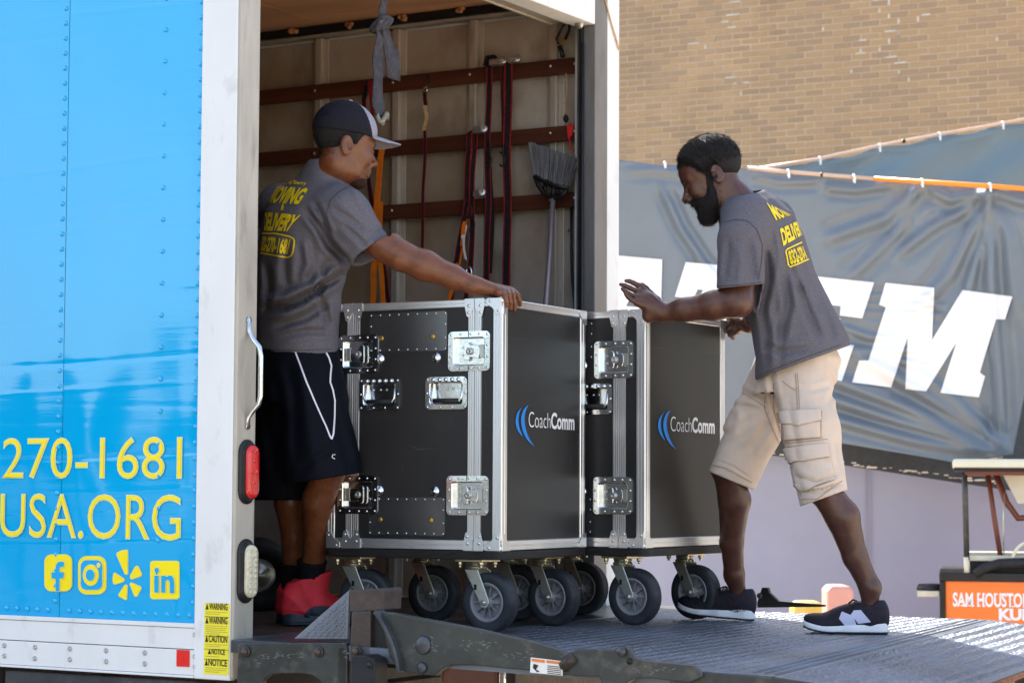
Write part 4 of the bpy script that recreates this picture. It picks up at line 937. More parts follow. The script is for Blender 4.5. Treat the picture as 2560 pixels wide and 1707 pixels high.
# recessed trays
def tray(name, h, depth, lip=.019):
    x0, x1, z0, z1 = h; m = MB(); r = .016
    A = rrect(x0, z0, x1, z1, r, 5); Bi = rrect(x0+lip, z0+lip, x1-lip, z1-lip, .010, 5); Ci = rrect(x0+lip+.003, z0+lip+.003, x1-lip-.003, z1-lip-.003, .008, 5); n = len(A)
    vs = [(p,-.0005,q) for p, q in A] + [(p,-.0062,q) for p, q in A] + [(p,-.0066,q) for p, q in Bi] + [(p,-.004,q) for p, q in Ci] + [(p,depth,q) for p, q in Ci]
    fs = []
    for k in range(4):
        for i in range(n): j = (i+1) % n; fs.append((k*n+i, k*n+j, (k+1)*n+j, (k+1)*n+i))
    fs.append(tuple(4*n+i for i in range(n))); m.add(vs, fs)
    return m.build(name, MT['chrome'], case, fix=True), (x0+lip, x1-lip, z0+lip, z1-lip)
def latch(h, mirror):
    t, (x0, x1, z0, z1) = tray('latch', h, .013); xc, zc = (h[0]+h[1])/2, (h[2]+h[3])/2; w_, q = h[1]-h[0], h[3]-h[2]; l = .0095
    m = MB(); pts = [(h[0]+l*1.1,h[2]+l*1.1),(h[1]-l*1.1,h[2]+l*1.1),(h[0]+l*1.1,h[3]-l*1.1),(h[1]-l*1.1,h[3]-l*1.1)]
    pts += [(h[0]+w_*f, zz) for f in (.30,.54,.74) for zz in (h[2]+l,h[3]-l)] + [(xx, h[2]+q*f) for f in (.36,.64) for xx in (h[0]+l,h[1]-l)]
    rivets(m, pts, -.0064, .85); stuff(m.build('rivets', MT['chrome'], t))
    s = -1 if mirror else 1
    m = MB(); m.box((xc-s*.002-.0012,-.0075,h[2]-.001),(xc-s*.002+.0012,.0135,h[2]+.018)); m.box((xc-s*.002-.0012,-.0075,h[3]-.018),(xc-s*.002+.0012,.0135,h[3]+.001)); m.build('split_line', MT['black'], t)
    m = MB(); xa = xc-s*.012
    m.prism([(xa+p,.002,zc+r) for p, r in [(a*.0125/.5*.5*1.0, b) for a, b in stadium(2*.9, q*.46)]] if False else [(xa+a, .003, zc+b) for a, b in stadium(.021, q*.48)], (0,-.006,0))
    m.prism([(xc+s*p,.006,zc+r) for p, r in ((-.008,-.018),(.03,-.024),(.036,-.01),(.036,.012),(.03,.022),(-.008,.02))], (0,-.005,0))
    m.build('butterfly_wing', MT['chrome'], t, .0015)
    m = MB(); m.lathe([(.012,0),(.012,.009),(.009,.0115),(.004,.0115),(.0035,.009),(0,.009)], (xc,.004,zc), (0,-1,0), 16); m.build('turn_knob', MT['bolt'], t)
    m = MB(); m.box((min(xc+s*.036,xc+s*.052),.002,zc-.022),(max(xc+s*.036,xc+s*.052),.0125,zc+.022)); m.build('keeper', MT['fork'], t, .001)
    m = MB(); rivets(m, [(xc-s*.035,zc+.014),(xc-s*.035,zc-.012),(xc+s*.058,zc+.018),(xc+s*.058,zc-.018)], .0128, .7); m.build('rivet_pair', MT['chrome'], t)
for i, h in enumerate(LAT): latch(h, i >= 2)
def handle(h):
    t, (x0, x1, z0, z1) = tray('handle_tray', h, .022, .016); l = .008
    m = MB(); pts = [(h[0]+l,h[2]+l),(h[1]-l,h[2]+l),(h[0]+l,h[3]-l),(h[1]-l,h[3]-l),(h[0]+l*.8,(h[2]+h[3])/2),(h[1]-l*.8,(h[2]+h[3])/2)] + [(h[0]+(h[1]-h[0])*f, h[2]+l) for f in (.36,.64)]
    rivets(m, pts, -.006, .85)
    for f in (.2,.35,.5,.65,.8): m.lathe([(.0078,0),(.0072,.004),(.0045,.0065),(0,.0072)], (h[0]+(h[1]-h[0])*f,-.006,h[3]-.009), (0,-1,0), 10)
    rivets(m, [(x0+(x1-x0)*f, z1-.022) for f in (.2,.42,.6,.85)], .021, .8)
    stuff(m.build('rivets', MT['chrome'], t))
    m = MB(); zg = z0+.012; m.tube([(x0+.006,.004,z1-.006),(x0+.005,-.006,zg+.012),(x0+.012,-.008,zg),(x0+.022,-.008,zg)], .004, 8); m.tube([(x1-.006,.004,z1-.006),(x1-.005,-.006,zg+.012),(x1-.012,-.008,zg),(x1-.022,-.008,zg)], .004, 8); m.build('bail', MT['chrome'], t)
    m = MB(); m.tube([(x0+.018,-.008,zg),(x1-.018,-.008,zg)], .0085, 10); m.build('grip', MT['rubber'], t)
for h in HAN: handle(h)
# lower third handle half hidden at the left edge
# dark riveted dish plates, washers, brass screws
for q, flip in (((240,140,688,366),0),((234,1204,676,1424),1)):
    x0, x1, z0, z1 = box_hit(q); m = MB(); m.prism([(a,-.0008,b) for a, b in rrect(x0,z0,x1,z1,.012,4)], (0,-.0012,0)); p = m.build('dish_plate', MT['dish'], case)
    m = MB(); n = 8; pts = [(x0+.007+(x1-x0-.014)*k/n, zz) for k in range(n+1) for zz in (z0+.007,z1-.007)] + [(xx, z0+(z1-z0)*f) for f in (.33,.67) for xx in (x0+.007,x1-.007)]
    rivets(m, pts, -.002, .62); stuff(m.build('rivets', MT['chrome'], p))
    m = MB(); 
    for f in (.16,.82): zz = z0+(z1-z0)*(.36 if not flip else .40); m.lathe([(.0085,0),(.0085,.002),(.0045,.003),(0,.002)], (x0+(x1-x0)*f,-.002,zz), (0,-1,0), 12)
    m.build('brass_screw', MT['brass'], p)
for a, b in ((300,407),(624,400),(295,1165),(615,1170)):
    x_, z_ = cf(a, b); m = MB(); m.lathe([(.0175,0),(.0175,.0015),(.009,.0022),(.0065,.005),(0,.0065)], (x_,-.0005,z_), (0,-1,0), 18); m.build('washer', MT['chrome'], case)
# logo on the side
def spoly(name, polys, mt_, x_=.0022):
    m = MB()
    for poly in polys: m.add([(x_, *cs(a, b)) for a, b in poly], tri(poly))
    return m.build(name, mt_, case, fix=False)
def crescent(o, i): return o + i[::-1]
sw1 = [(1113,688),(1090,715),(1079,752),(1080,790),(1095,828),(1122,860)]; sw1i = [(1113,688),(1100,716),(1094,752),(1097,790),(1107,825),(1122,860)]
sw2 = [(1153,672),(1128,695),(1112,735),(1110,780),(1124,835),(1150,880),(1190,915)]; sw2i = [(1153,672),(1140,698),(1131,735),(1131,780),(1144,835),(1163,878),(1190,915)]
def dense(p):
    out = []
    for k in range(len(p)-1):
        p0, p1, p2, p3 = (Vector(p[max(k-1,0)]), Vector(p[k]), Vector(p[k+1]), Vector(p[min(k+2,len(p)-1)]))
        for t in (0,.25,.5,.75): out.append(tuple(.5*((2*p1)+(-p0+p2)*t+(2*p0-5*p1+4*p2-p3)*t*t+(-p0+3*p1-3*p2+p3)*t**3)))
    return out + [p[-1]]
spoly('logo_crescent', [crescent(dense(sw1), dense(sw1i)[1:-1]), crescent(dense(sw2), dense(sw2i)[1:-1])], MT['logo_blue'])
def side_word(body_, a0, a1, bt, bb, off):
    y0, zb_ = cs(a0, bb); y1, _ = cs(a1, bb); _, zt_ = cs((a0+a1)/2, bt)
    tv, tf = text_fit(body_, y0, y1, zb_, zt_, off); m = MB(); m.add([(.0022, float(p), float(q)) for p, q in tv], tf); m.build('logo_word', MT['logo_white'], case, fix=False)
side_word('Coach', 1153,1280,714,803,-.012); side_word('Comm', 1284,1416,724,809,.028)
def stripe(pts, w_):
    P = [Vector(p) for p in pts]; v = []; f = []
    for i, p in enumerate(P):
        t = (P[min(i+1,len(P)-1)]-P[max(i-1,0)]).normalized(); n = Vector((-t.y, t.x))*w_/2*(.3 if i in (0,len(P)-1) else 1); v += [p+n, p-n]
    return v, [(2*i, 2*i+1, 2*i+3, 2*i+2) for i in range(len(P)-1)]
# scuffs rubbed through the black face
def scuff(pts, w_, side):
    f_ = (lambda a, b: (.0012, *cs(a, b))) if side else (lambda a, b: (cf(a, b)[0], -.0012, cf(a, b)[1]))
    v, f = stripe(pts, w_); m = MB(); m.add([f_(*q) for q in v], f); return m.build('scuff', MT['scuff'], case, fix=False)
MT['scuff'] = mat('rubbed_laminate', (.085,.078,.07), .6, var=.5, vs=90)
for pts, w_, sd_ in (([(1042,291),(1080,297),(1150,294)],3,1),([(1340,318),(1400,330),(1455,322)],4,1),([(1100,1010),(1112,1060)],3,1),([(1395,960),(1402,1010),(1392,1040)],4,1),([(1060,1280),(1160,1268)],2.5,1),([(1210,350),(1222,470)],2,1),([(470,900),(520,930),(600,922)],3,0),([(420,1010),(436,1060)],3,0),([(700,760),(742,800)],2.5,0),([(905,520),(915,640)],3,0),([(300,640),(350,760)],2,0)): scuff(pts, w_, sd_)
# dolly board and casters
m = MB(); m.prism([(a,b,.243) for a, b in rrect(-CWD-.008,-.012,.010,CDP+.012,.03,4)], (0,0,.028)); m.build('dolly_board', MT['ply_dark'], case, .003)
def caster(x_, y_, yaw, first=None):
    M = Matrix.Translation((x_,y_,0)) @ Matrix.Rotation(yaw, 4, 'Z')
    if first is not None:
        c = copy_obj(first, case, M)
        for ch in first.children: copy_obj(ch, c, ch.matrix_local.copy())
        return c
    m = MB(); m.box((-.055,-.055,.234),(.055,.055,.2425)); m.lathe([(.034,0),(.036,.006),(.03,.012),(.034,.018),(.03,.024)], (0,0,.21), (0,0,1), 20)
    for sx in (-1,1):
        for sy in (-1,1): m.tube([(sx*.042,sy*.042,.2345),(sx*.042,sy*.042,.222)], .0085, 6); m.tube([(sx*.042,sy*.042,.222),(sx*.042,sy*.042,.214)], .005, 6)
    m.tube([(.034,-.01,.222),(.046,-.012,.214),(.05,-.012,.207)], .003, 6)
    c = m.build('caster', MT['zincyel'], case, .001); c.matrix_local = M
    ax = .052
    m = MB()
    for s in (-1,1):
        y0 = s*.034
        m.prism([(-.028,y0,.209),(.026,y0,.209),(ax+.0165,y0,.112),(ax+.0185,y0,.098),(ax+.012,y0,.085),(ax,y0,.081),(ax-.012,y0,.086),(ax-.019,y0,.102)], (0,s*.005,0))
    m.box((-.028,-.034,.205),(.026,.034,.2095)); m.build('fork', MT['fork'], c, .0025)
    m = MB()
    for s in (-1,1):
        m.lathe([(.010,0),(.010,.006),(.006,.009),(0,.009)], (ax,s*.0392,.1), (0,s,0), 6); m.box((.012,s*.0392-.0008,.142),(.022,s*.0392+.0008,.160), 1)
    m.build('axle_bolt', [MT['bolt'], MT['black']], c)
    m = MB(); m.lathe([(.062,-.022),(.068,-.025),(.078,-.0265),(.090,-.026),(.0985,-.021),(.100,-.012),(.0985,-.010),(.100,-.008),(.100,-.001),(.0985,0),(.100,.001),(.100,.008),(.0985,.010),(.100,.012),(.0985,.021),(.090,.026),(.078,.0265),(.068,.025),(.062,.022)], (ax,0,.1), (0,1,0), 40); m.build('tyre', MT['tyre'], c)
    m = MB(); m.lathe([(.062,-.026),(.066,-.0255),(.066,.0255),(.062,.026),(.055,.024),(.053,.006),(.02,.006),(.02,.028),(.0,.028)], (ax,0,.1), (0,1,0), 32)
    m.lathe([(.0,-.028),(.02,-.028),(.02,-.006),(.053,-.006),(.055,-.024),(.062,-.026)], (ax,0,.1), (0,1,0), 32)
    for k in range(10):
        a = 2*math.pi*k/10; R = Matrix.Rotation(-a, 4, 'Y'); R = Matrix.Translation((ax,0,.1)) @ R
        for s in (-1,1): m.box((.018,min(s*.006,s*.021),-.002),(.055,max(s*.006,s*.021),.002), 0, R)
    m.build('hub', MT['hub'], c)
    return c
c1 = caster(-.130, .075, rad(-4)); caster(-.618, .075, rad(4), c1); caster(-.125, .53, rad(-8), c1); caster(-.615, .53, rad(2), c1)
def copy_tree(o, parent=None):
    c = o.copy(); COL.objects.link(c); c.parent = parent
    for ch in list(o.children): copy_tree(ch, c)
    return c
case2 = copy_tree(case); case2.matrix_world = CM2
case2['label'] = 'black wheeled flight case further from the truck, pushed by the bearded man in khaki shorts'
# ---------------------------------------------------------------- hand truck deep inside
ht = thing('hand_truck', 'dark hand truck with a steel hubbed tyre standing inside the truck behind the red shoe', 'hand truck', TM @ Matrix.Translation((-.91,1.33,FLOOR)) @ Matrix.Rotation(rad(38), 4, 'Z'))
for s in (0,1):
    m = MB(); y0 = -.02+s*.42; m.lathe([(.062,-.02),(.078,-.033),(.105,-.040),(.128,-.033),(.137,-.012),(.137,.012),(.128,.033),(.105,.040),(.078,.033),(.062,.02)], (0,y0,.137), (0,1,0), 36); wq = m.build('tyre', MT['rubber'], ht)
    m = MB(); m.lathe([(0,-.040),(.012,-.040),(.014,-.032),(.024,-.032),(.026,-.022),(.045,-.020),(.050,-.014),(.064,-.022),(.066,.02),(.03,.02),(.0,.02)], (0,y0,.137), (0,1,0), 28); m.build('hub', MT['fork'] if s == 0 else MT['hub'], wq)
m = MB(); m.cyl((0,-.02,.137),(0,.42,.137),.010,seg=10)
for y0 in (.06,.34): m.tube([(.02,y0,.06),(-.12,y0,.7),(-.22,y0,1.2)], .015, 8)
for f in (.25,.5,.75,1): m.tube([(.02-.24*f,.06,.06+1.14*f),(.02-.24*f,.34,.06+1.14*f)], .012, 8)
m.build('frame', MT['black'], ht)
m = MB(); m.box((.0,.02,.015),(.22,.38,.022)); m.build('toe_plate', MT['black'], ht, .002)
# ---------------------------------------------------------------- things hanging on the far wall of the truck
def wl(a, b, y=2.475): return hit(a/2.063+620, b/2.063, 1, y)
LX = Vector((1,0,0))
def strap(label, runs, hooks=(), extras=()):
    o = wl(*runs[0][0][0]); t = thing('tie_down_strap', label, 'strap', TM @ Matrix.Translation(o), 'tie-down straps hanging on the slats')
    for pts, wd, kind, y in runs:
        P = [wl(a, b, y) - o for a, b in pts]; s_ = []
        for i in range(len(P)-1):
            for f in (0,.25,.5,.75): s_.append(P[i].lerp(P[i+1], f))
        s_.append(P[-1]); random.seed(len(pts)+int(pts[0][0]))
        ph = random.uniform(0, 6); s_ = [q + Vector((.0025*math.sin(k*.8+ph), .004*math.sin(k*.55+ph), 0)) for k, q in enumerate(s_)]
        m = MB()
        if kind == 'edge':
            m.band(s_, LX, wd*.72, .002, 0)
            for s in (-1,1): m.band([q + Vector((s*wd*.42,-.0003,0)) for q in s_], LX, wd*.15, .0026, 1)
            m.build('webbing', [MT['strap'], MT['strap_red']], t)
        else: m.band(s_, LX, wd, .002); m.build('webbing', MT[kind], t)
    for q in hooks:
        m = MB(); c = wl(q[0], q[1], 2.465) - o; r = q[2]
        m.tube([c + Vector((r*.55*math.sin(a_), -.004, r*math.cos(a_))) for a_ in [k*2*math.pi/14 for k in range(13 if q[3] == 'ring' else 10)]], .0042, 7, closed=False)
        m.build('hook', MT['chrome'] if q[3] == 'ring' else MT['black'], t)
    for f in extras: f(t, o)
    return t
def ratchet(a, b, s=1.0):
    def f(t, o):
        c = wl(a, b, 2.46) - o; m = MB(); random.seed(int(a))
        m.box(c+Vector((-.03*s,-.02,-.012)), c+Vector((.03*s,.02,.012))); m.cyl(c+Vector((-.036*s,0,.008)), c+Vector((.036*s,0,.008)), .012, seg=10); m.lathe([(.006,0),(.017,.001),(.017,.006),(.006,.007)], c+Vector((.036*s,-.01,.006)), (.5,-1,.2), 12)
        m.build('ratchet', MT['bolt'], t, .002)
    return f
def bundle(a, b, w_, h_):
    def f(t, o):
        c = wl(a, b, 2.47) - o; m = MB()
        for k in range(4): m.band([c+Vector((-w_/2,.012*k-.02,-h_*.4)), c+Vector((-w_*.3,-.02+.006*k,h_*.4-.004*k)), c+Vector((w_*.3,-.015+.006*k,h_*.45-.005*k)), c+Vector((w_/2,0,-h_*.2))], (0,1,0), .02, .003)
        m.build('loop', MT['strap'], t)
    return f
strap('long black and red strap looped over the top slat, left of the widest one', [([(1241,340),(1238,700),(1240,1000),(1232,1240),(1228,1470)],.030,'edge',2.47),([(1250,860),(1256,1100),(1246,1410)],.024,'strap',2.478)], [(1240,765,.026,'hook'),(1240,830,.028,'hook')], [ratchet(1285,325), bundle(1262,318,.06,.05)])
strap('widest black and red strap hanging from the top slat nearest the broom', [([(1340,320),(1337,700),(1340,1000),(1334,1300),(1330,1560)],.040,'edge',2.468),([(1318,330),(1316,560),(1312,760)],.018,'edge',2.478)], [(1310,770,.018,'hook'),(1312,830,.024,'hook')], [ratchet(1370,315,.6)])
strap('forked black and red strap on the middle slat with an orange tail and white tag', [([(1178,668),(1142,690),(1132,820),(1130,1040),(1098,1230),(1040,1570)],.028,'edge',2.465),([(1170,672),(1160,900),(1156,1180),(1146,1420)],.026,'edge',2.47),([(1122,1128),(1112,1210),(1096,1300),(1075,1420),(1032,1560)],.020,'orange',2.462),([(1116,1160),(1112,1230)],.018,'paper',2.458),([(1112,1230),(1126,1340)],.010,'paper',2.458),([(1126,1420),(1122,1560)],.022,'edge',2.472)], [(1140,1090,.030,'hook'),(1156,1160,.026,'hook'),(1142,1405,.024,'ring')], [ratchet(1192,676,.8), ratchet(1190,1002,.6)])
strap('thin black and red strap with a band of tan tape near its hook', [([(917,470),(915,545)],.020,'edge',2.47),([(915,545),(918,610),(909,675)],.018,'tape',2.466),([(910,670),(908,900),(903,1100),(896,1340)],.0155,'edge',2.47)], [(920,425,.034,'hook'),(918,462,.014,'ring')])
strap('black and red strap half hidden behind the capped man', [([(606,420),(602,520),(610,700),(618,900),(640,1080),(672,1250),(700,1400),(730,1570)],.024,'edge',2.472),([(636,420),(638,560),(634,700)],.02,'strap_red',2.468)], [(604,470,.03,'hook')])
strap('bright orange strap hanging behind the face of the capped man', [([(692,740),(684,860),(666,1000),(660,1120),(662,1300),(646,1420),(640,1570)],.030,'orange',2.462),([(680,1040),(684,1180),(674,1300),(690,1420),(696,1570)],.024,'orange',2.458)])
# grey knotted pull strap from the raised door
def wd_(a, b): return hit(a/2.063+620, b/2.063, 0, -.16)
gs = thing('pull_strap', 'frayed grey pull strap knotted below the raised door of the truck', 'strap', TM)
def gband(pts, w0, w1, name='webbing'):
    m = MB(); P = [wd_(*q) for q in pts]; n = len(P); S_ = []
    for i in range(n-1):
        for f in (0,.33,.66): S_.append(P[i].lerp(P[i+1], f))
    S_.append(P[-1]); vs = []; fs = []; random.seed(n)
    for k, q in enumerate(S_):
        f = k/(len(S_)-1); w_ = (w0+(w1-w0)*f)*random.uniform(.9,1.08)
        vs += [q+Vector((.004*math.sin(k),-w_/2,0)), q+Vector((-.004*math.sin(k*1.7)-.004,0,0)), q+Vector((.004*math.cos(k),w_/2,0))]
    for k in range(len(S_)-1): a = k*3; fs += [(a,a+1,a+4,a+3),(a+1,a+2,a+5,a+4)]
    m.add(vs, fs, 0, True); o = m.build(name, MT['greystrap'], gs, fix=False); md = o.modifiers.new('solid','SOLIDIFY'); md.thickness = .004
gband([(697,-10),(696,40),(690,110)], .05,.045); gband([(682,140),(676,230),(666,330),(668,450),(672,560),(680,600)], .05,.075,'tail'); gband([(700,140),(716,190),(735,260),(750,410)], .05,.10,'tail')
m = MB(); c = wd_(688,128); random.seed(8)
for k in range(5): m.tube([c+Vector((.02*math.sin(a+k),.045*math.cos(a)*(.7+.1*k),.028*math.sin(a*1.0+k*.6))) for a in [j*.52 for j in range(12)]], .0085, 7, closed=True)
m.build('knot', MT['greystrap'], gs)
m = MB(); c = wd_(690,610); m.tube([c+Vector((.012*math.sin(a),.03*math.cos(a),.02*math.sin(a*2))) for a in [j*.5 for j in range(12)]], .009, 7); m.build('knot', MT['cord'], gs)
# broom
def wb(a, b, y=2.44): return hit(1260+a/3.486, 330+b/3.486, 1, y)
o = wb(430,580); br = thing('broom', 'grey angled broom stood bristles up against the truck wall', 'broom', TM @ Matrix.Translation(o))
m = MB(); random.seed(2)
for k in range(150):
    f = random.random(); lay = random.uniform(-.014,.014)
    b0 = wb(272+f*286, 385+f*108) - o; ft = min(max(f + random.gauss(0,.02), -.05), 1.03); t1 = wb(232+ft*430, 95+ft*145+random.gauss(0,7)) - o
    if random.random() < .04: t1 = wb(165+f*480, 120+f*130) - o
    md_ = b0.lerp(t1, .5) + Vector((0,0,.0))
    y_ = Vector((0,lay,0)); m.tube([b0+y_*.7, md_+y_, t1+y_*1.3], .0021, 4, caps=False)
stuff(m.build('bristles', MT['broomgrey'], br))
m = MB(); m.tube([wb(268,385)-o, wb(300,470)-o, wb(350,540)-o, wb(430,582)-o, wb(505,565)-o, wb(555,500)-o], .010, 8); m.tube([wb(268,385)-o, wb(350,428)-o, wb(440,468)-o, wb(560,488)-o], .013, 8)
m.tube([wb(318,490)-o, wb(410,460)-o], .005, 6); m.tube([wb(345,425)-o, wb(372,545)-o], .005, 6); m.tube([wb(480,475)-o, wb(500,560)-o], .005, 6); m.build('brush_cap', MT['blackpl'], br)
m = MB(); m.tube([wb(432,470)-o, wb(426,582)-o], .0115, 10); m.build('socket', MT['blackpl'], br)
m = MB(); m.tube([wb(426,585)-o, wb(404,1000,2.40)-o, wb(366,1475,2.33)-o, hit(1341,1085,1,2.28)-o, hit(1318,1395,1,2.23)-o], .0115, 10); m.build('pole', MT['handle'], br)
# bungee hook, string, red tag, black cord by the door frame
o = wl(1610,240); bg_ = thing('bungee_cord', 'black bungee cord with a metal hook hung in the top corner by the door frame', 'cord', TM @ Matrix.Translation(o))
m = MB(); m.tube([wl(1655,90)-o, wl(1622,140)-o, wl(1590,205)-o, wl(1600,228)-o], .0055, 7); m.tube([wl(1662,92)-o, wl(1655,160)-o, wl(1636,205)-o], .0065, 7); m.tube([wl(1606,240)-o, wl(1618,270)-o, wl(1624,296)-o], .011, 8); m.build('elastic', MT['black'], bg_)
m = MB(); m.tube([wl(1592,220)-o, wl(1606,200)-o, wl(1628,200)-o, wl(1640,196)-o, wl(1626,225)-o, wl(1610,240)-o], .004, 7); m.build('hook', MT['brass'], bg_)
o = wl(1640,380); sg = thing('string', 'tan string hanging between the top two slats, ending in a black bead', 'string', TM @ Matrix.Translation(o))
m = MB(); m.tube([wl(1640,380)-o, wl(1644,450)-o, wl(1640,500)-o, wl(1632,545)-o, wl(1638,590)-o], .003, 6); m.build('twine', MT['tape'], sg); m = MB(); c = wl(1640,612)-o; m.lathe([(0,-.02),(.01,-.012),(.012,0),(.009,.012),(0,.018)], c, (0,0,1), 10); m.build('bead', MT['black'], sg)
o = wl(1660,640); rt = thing('tag', 'small bright red tag with a thread on the middle slat by the door frame', 'tag', TM @ Matrix.Translation(o))
m = MB(); P = [(1648,650),(1662,640),(1682,645),(1672,700),(1656,722),(1650,690)]; m.prism([wl(a,b,2.49)-o for a, b in P], (0,-.006,0)); m.build('cloth', MT['redcloth'], rt); m = MB(); m.tube([wl(1660,715,2.485)-o, wl(1660,745,2.485)-o, wl(1668,770,2.485)-o, wl(1682,782,2.485)-o], .0032, 6); m.build('thread', MT['redcloth'], rt)
o = wl(1668,1078,2.52); bc = thing('cable', 'thin black cable hanging below the bottom slat beside the broom', 'cable', TM @ Matrix.Translation(o))
m = MB(); m.tube([wl(1668,1070,2.52)-o, wl(1668,1250,2.52)-o, wl(1670,1400,2.52)-o, wl(1684,1570,2.52)-o, hit(1440,880,1,2.51)-o], .0055, 7); m.build('sheath', MT['black'], bc); m = MB(); m.tube([wl(1655,1180,2.51)-o, wl(1648,1200,2.51)-o, wl(1660,1190,2.51)-o, wl(1666,1170,2.51)-o], .002, 5); m.build('tie', MT['black'], bc)
# ---------------------------------------------------------------- smooth bodies: distance fields meshed with surface nets
def surface(fn, lo, hi, h, B=8):
    lo = np.array(lo, float); hi = np.array(hi, float)
    n = np.maximum(np.ceil((hi-lo)/h).astype(int), 2); nb = -(-n//B); N = nb*B + 1
    g = [lo[k] + (np.arange(nb[k])+.5)*B*h for k in range(3)]
    C = np.stack(np.meshgrid(*g, indexing='ij'), -1).reshape(-1, 3); dc = fn(C)
    D = np.repeat(np.repeat(np.repeat(np.where(dc < 0, -1., 1.).reshape(nb), B, 0), B, 1), B, 2).astype(np.float32)
    D = np.pad(D, ((0,1),)*3, mode='edge')
    act = np.argwhere((np.abs(dc) < B*h*1.25).reshape(nb))
    M = np.zeros(N, bool)
    for (i, j, k) in act*B: M[i:i+B+1, j:j+B+1, k:k+B+1] = True
    idx = np.argwhere(M); D[M] = fn(lo + idx*h).astype(np.float32)
    s = D < 0; cs_ = np.zeros(N-1, np.uint8)
    off = [(a, b, c) for a in (0,1) for b in (0,1) for c in (0,1)]
    for a, b, c in off: cs_ += s[a:N[0]-1+a, b:N[1]-1+b, c:N[2]-1+c]
    cells = np.argwhere((cs_ > 0) & (cs_ < 8)); vid = -np.ones(N-1, int); vid[tuple(cells.T)] = np.arange(len(cells))
    cv = np.stack([D[cells[:,0]+a, cells[:,1]+b, cells[:,2]+c] for a, b, c in off], 1)
    acc = np.zeros((len(cells), 3)); cnt = np.zeros(len(cells)); O = np.array(off, float)
    for p in range(8):
        for q in range(p+1, 8):
            if np.abs(O[p]-O[q]).sum() != 1: continue
            x, y = cv[:,p], cv[:,q]; m = (x < 0) != (y < 0); t = np.where(m, x/np.where(m, x-y, 1), 0)
            acc += np.where(m[:,None], O[p] + t[:,None]*(O[q]-O[p]), 0); cnt += m
    V = lo + (cells + acc/np.maximum(cnt,1)[:,None])*h
    F = []
    for ax in range(3):
        sl0 = [slice(1,-1)]*3; sl1 = [slice(1,-1)]*3; sl0[ax] = slice(0,-1); sl1[ax] = slice(1,None)
        e = np.argwhere(s[tuple(sl0)] != s[tuple(sl1)])
        if not len(e): continue
        e = e + np.array([0 if k == ax else 1 for k in range(3)]); u, v = (ax+1) % 3, (ax+2) % 3
        du = np.zeros(3, int); du[u] = 1; dv = np.zeros(3, int); dv[v] = 1
        q = [vid[tuple((e-du-dv).T)], vid[tuple((e-dv).T)], vid[tuple(e.T)], vid[tuple((e-du).T)]]
        q = np.stack(q, 1); fl = s[tuple(e.T)]; q = np.where(fl[:,None], q, q[:, ::-1]); F.append(q[(q >= 0).all(1)])
    return V, np.concatenate(F)
def merge(*vf):
    V = []; F = []; k = 0
    for v, f in vf: V.append(v); F.append(f+k); k += len(v)
    return np.concatenate(V), np.concatenate(F)
def np_obj(name, vf, mt_, parent, M=None, smooth=True, fidx=None, mats=None):
    V, Fq = vf; me = bpy.data.meshes.new(name)
    if M is not None: Mi = np.array(M.inverted()); V = V @ Mi[:3,:3].T + Mi[:3,3]
    me.vertices.add(len(V)); me.vertices.foreach_set('co', V.astype(np.float32).ravel())
    nf = len(Fq); me.loops.add(nf*4); me.loops.foreach_set('vertex_index', Fq.astype(np.int32).ravel())
    me.polygons.add(nf); me.polygons.foreach_set('loop_start', np.arange(nf, dtype=np.int32)*4)
    me.polygons.foreach_set('use_smooth', np.ones(nf, bool)); 
    for q in (mats or [mt_]): me.materials.append(q)
    if fidx is not None: me.polygons.foreach_set('material_index', fidx.astype(np.int32))
    me.update(calc_edges=True); me.validate()
    return link(name, me, parent)
A3 = lambda v: np.array(v, float)
def nrm(v): v = A3(v); return v/np.linalg.norm(v)
def smin(a, b, k): h = np.clip(.5+.5*(b-a)/k, 0, 1); return b + (a-b)*h - k*h*(1-h)
def smax(a, b, k): return -smin(-a, -b, k)
def rc(P, a, b, r0, r1):
    a, b = A3(a), A3(b); ab = b-a; t = np.clip((P-a)@ab/(ab@ab+1e-12), 0, 1)
    return np.linalg.norm(P-a-t[:,None]*ab, axis=1) - (r0+(r1-r0)*t)
def chain(P, pts, rs, k=.006):
    d = rc(P, pts[0], pts[1], rs[0], rs[1])
    for i in range(1, len(pts)-1): d = smin(d, rc(P, pts[i], pts[i+1], rs[i], rs[i+1]), k)
    return d
def ell(P, c, r, R=None):
    q = P - A3(c)
    if R is not None: q = q @ R
    r = A3(r); k0 = np.linalg.norm(q/r, axis=1); k1 = np.linalg.norm(q/r**2, axis=1)
    return np.where(k1 > 1e-9, k0*(k0-1)/np.maximum(k1, 1e-9), -r.min())
def loft(P, rings, f, l, ex=2.3):
    """rings: (centre, half width along l, half depth along f) from bottom to top."""
    c0, c1 = A3(rings[0][0]), A3(rings[-1][0]); ax = c1-c0; L = np.linalg.norm(ax); ax /= L
    ts = np.array([(A3(r[0])-c0)@ax for r in rings]); t = (P-c0)@ax; tc = np.clip(t, 0, L)
    c = np.stack([np.interp(tc, ts, [r[0][k] for r in rings]) for k in range(3)], 1)
    a = np.interp(tc, ts, [r[1] for r in rings]); b = np.interp(tc, ts, [r[2] for r in rings]); q = P-c
    u = np.abs(q@l)/a; v = np.abs(q@f)/b; rr = (u**ex+v**ex)**(1/ex)
    d = (rr-1)*np.minimum(a, b)*np.clip(1.0, .5, 1)
    e = np.maximum(-t, t-L); return np.where(e > 0, np.where(d > 0, np.hypot(d, e), e), d)
RCn = np.array(RC); CAMn = np.array(CAM)
def project(P):
    q = (P-CAMn) @ RCn; return 1280 + F*q[:,0]/-q[:,2], 853.5 - F*q[:,1]/-q[:,2]
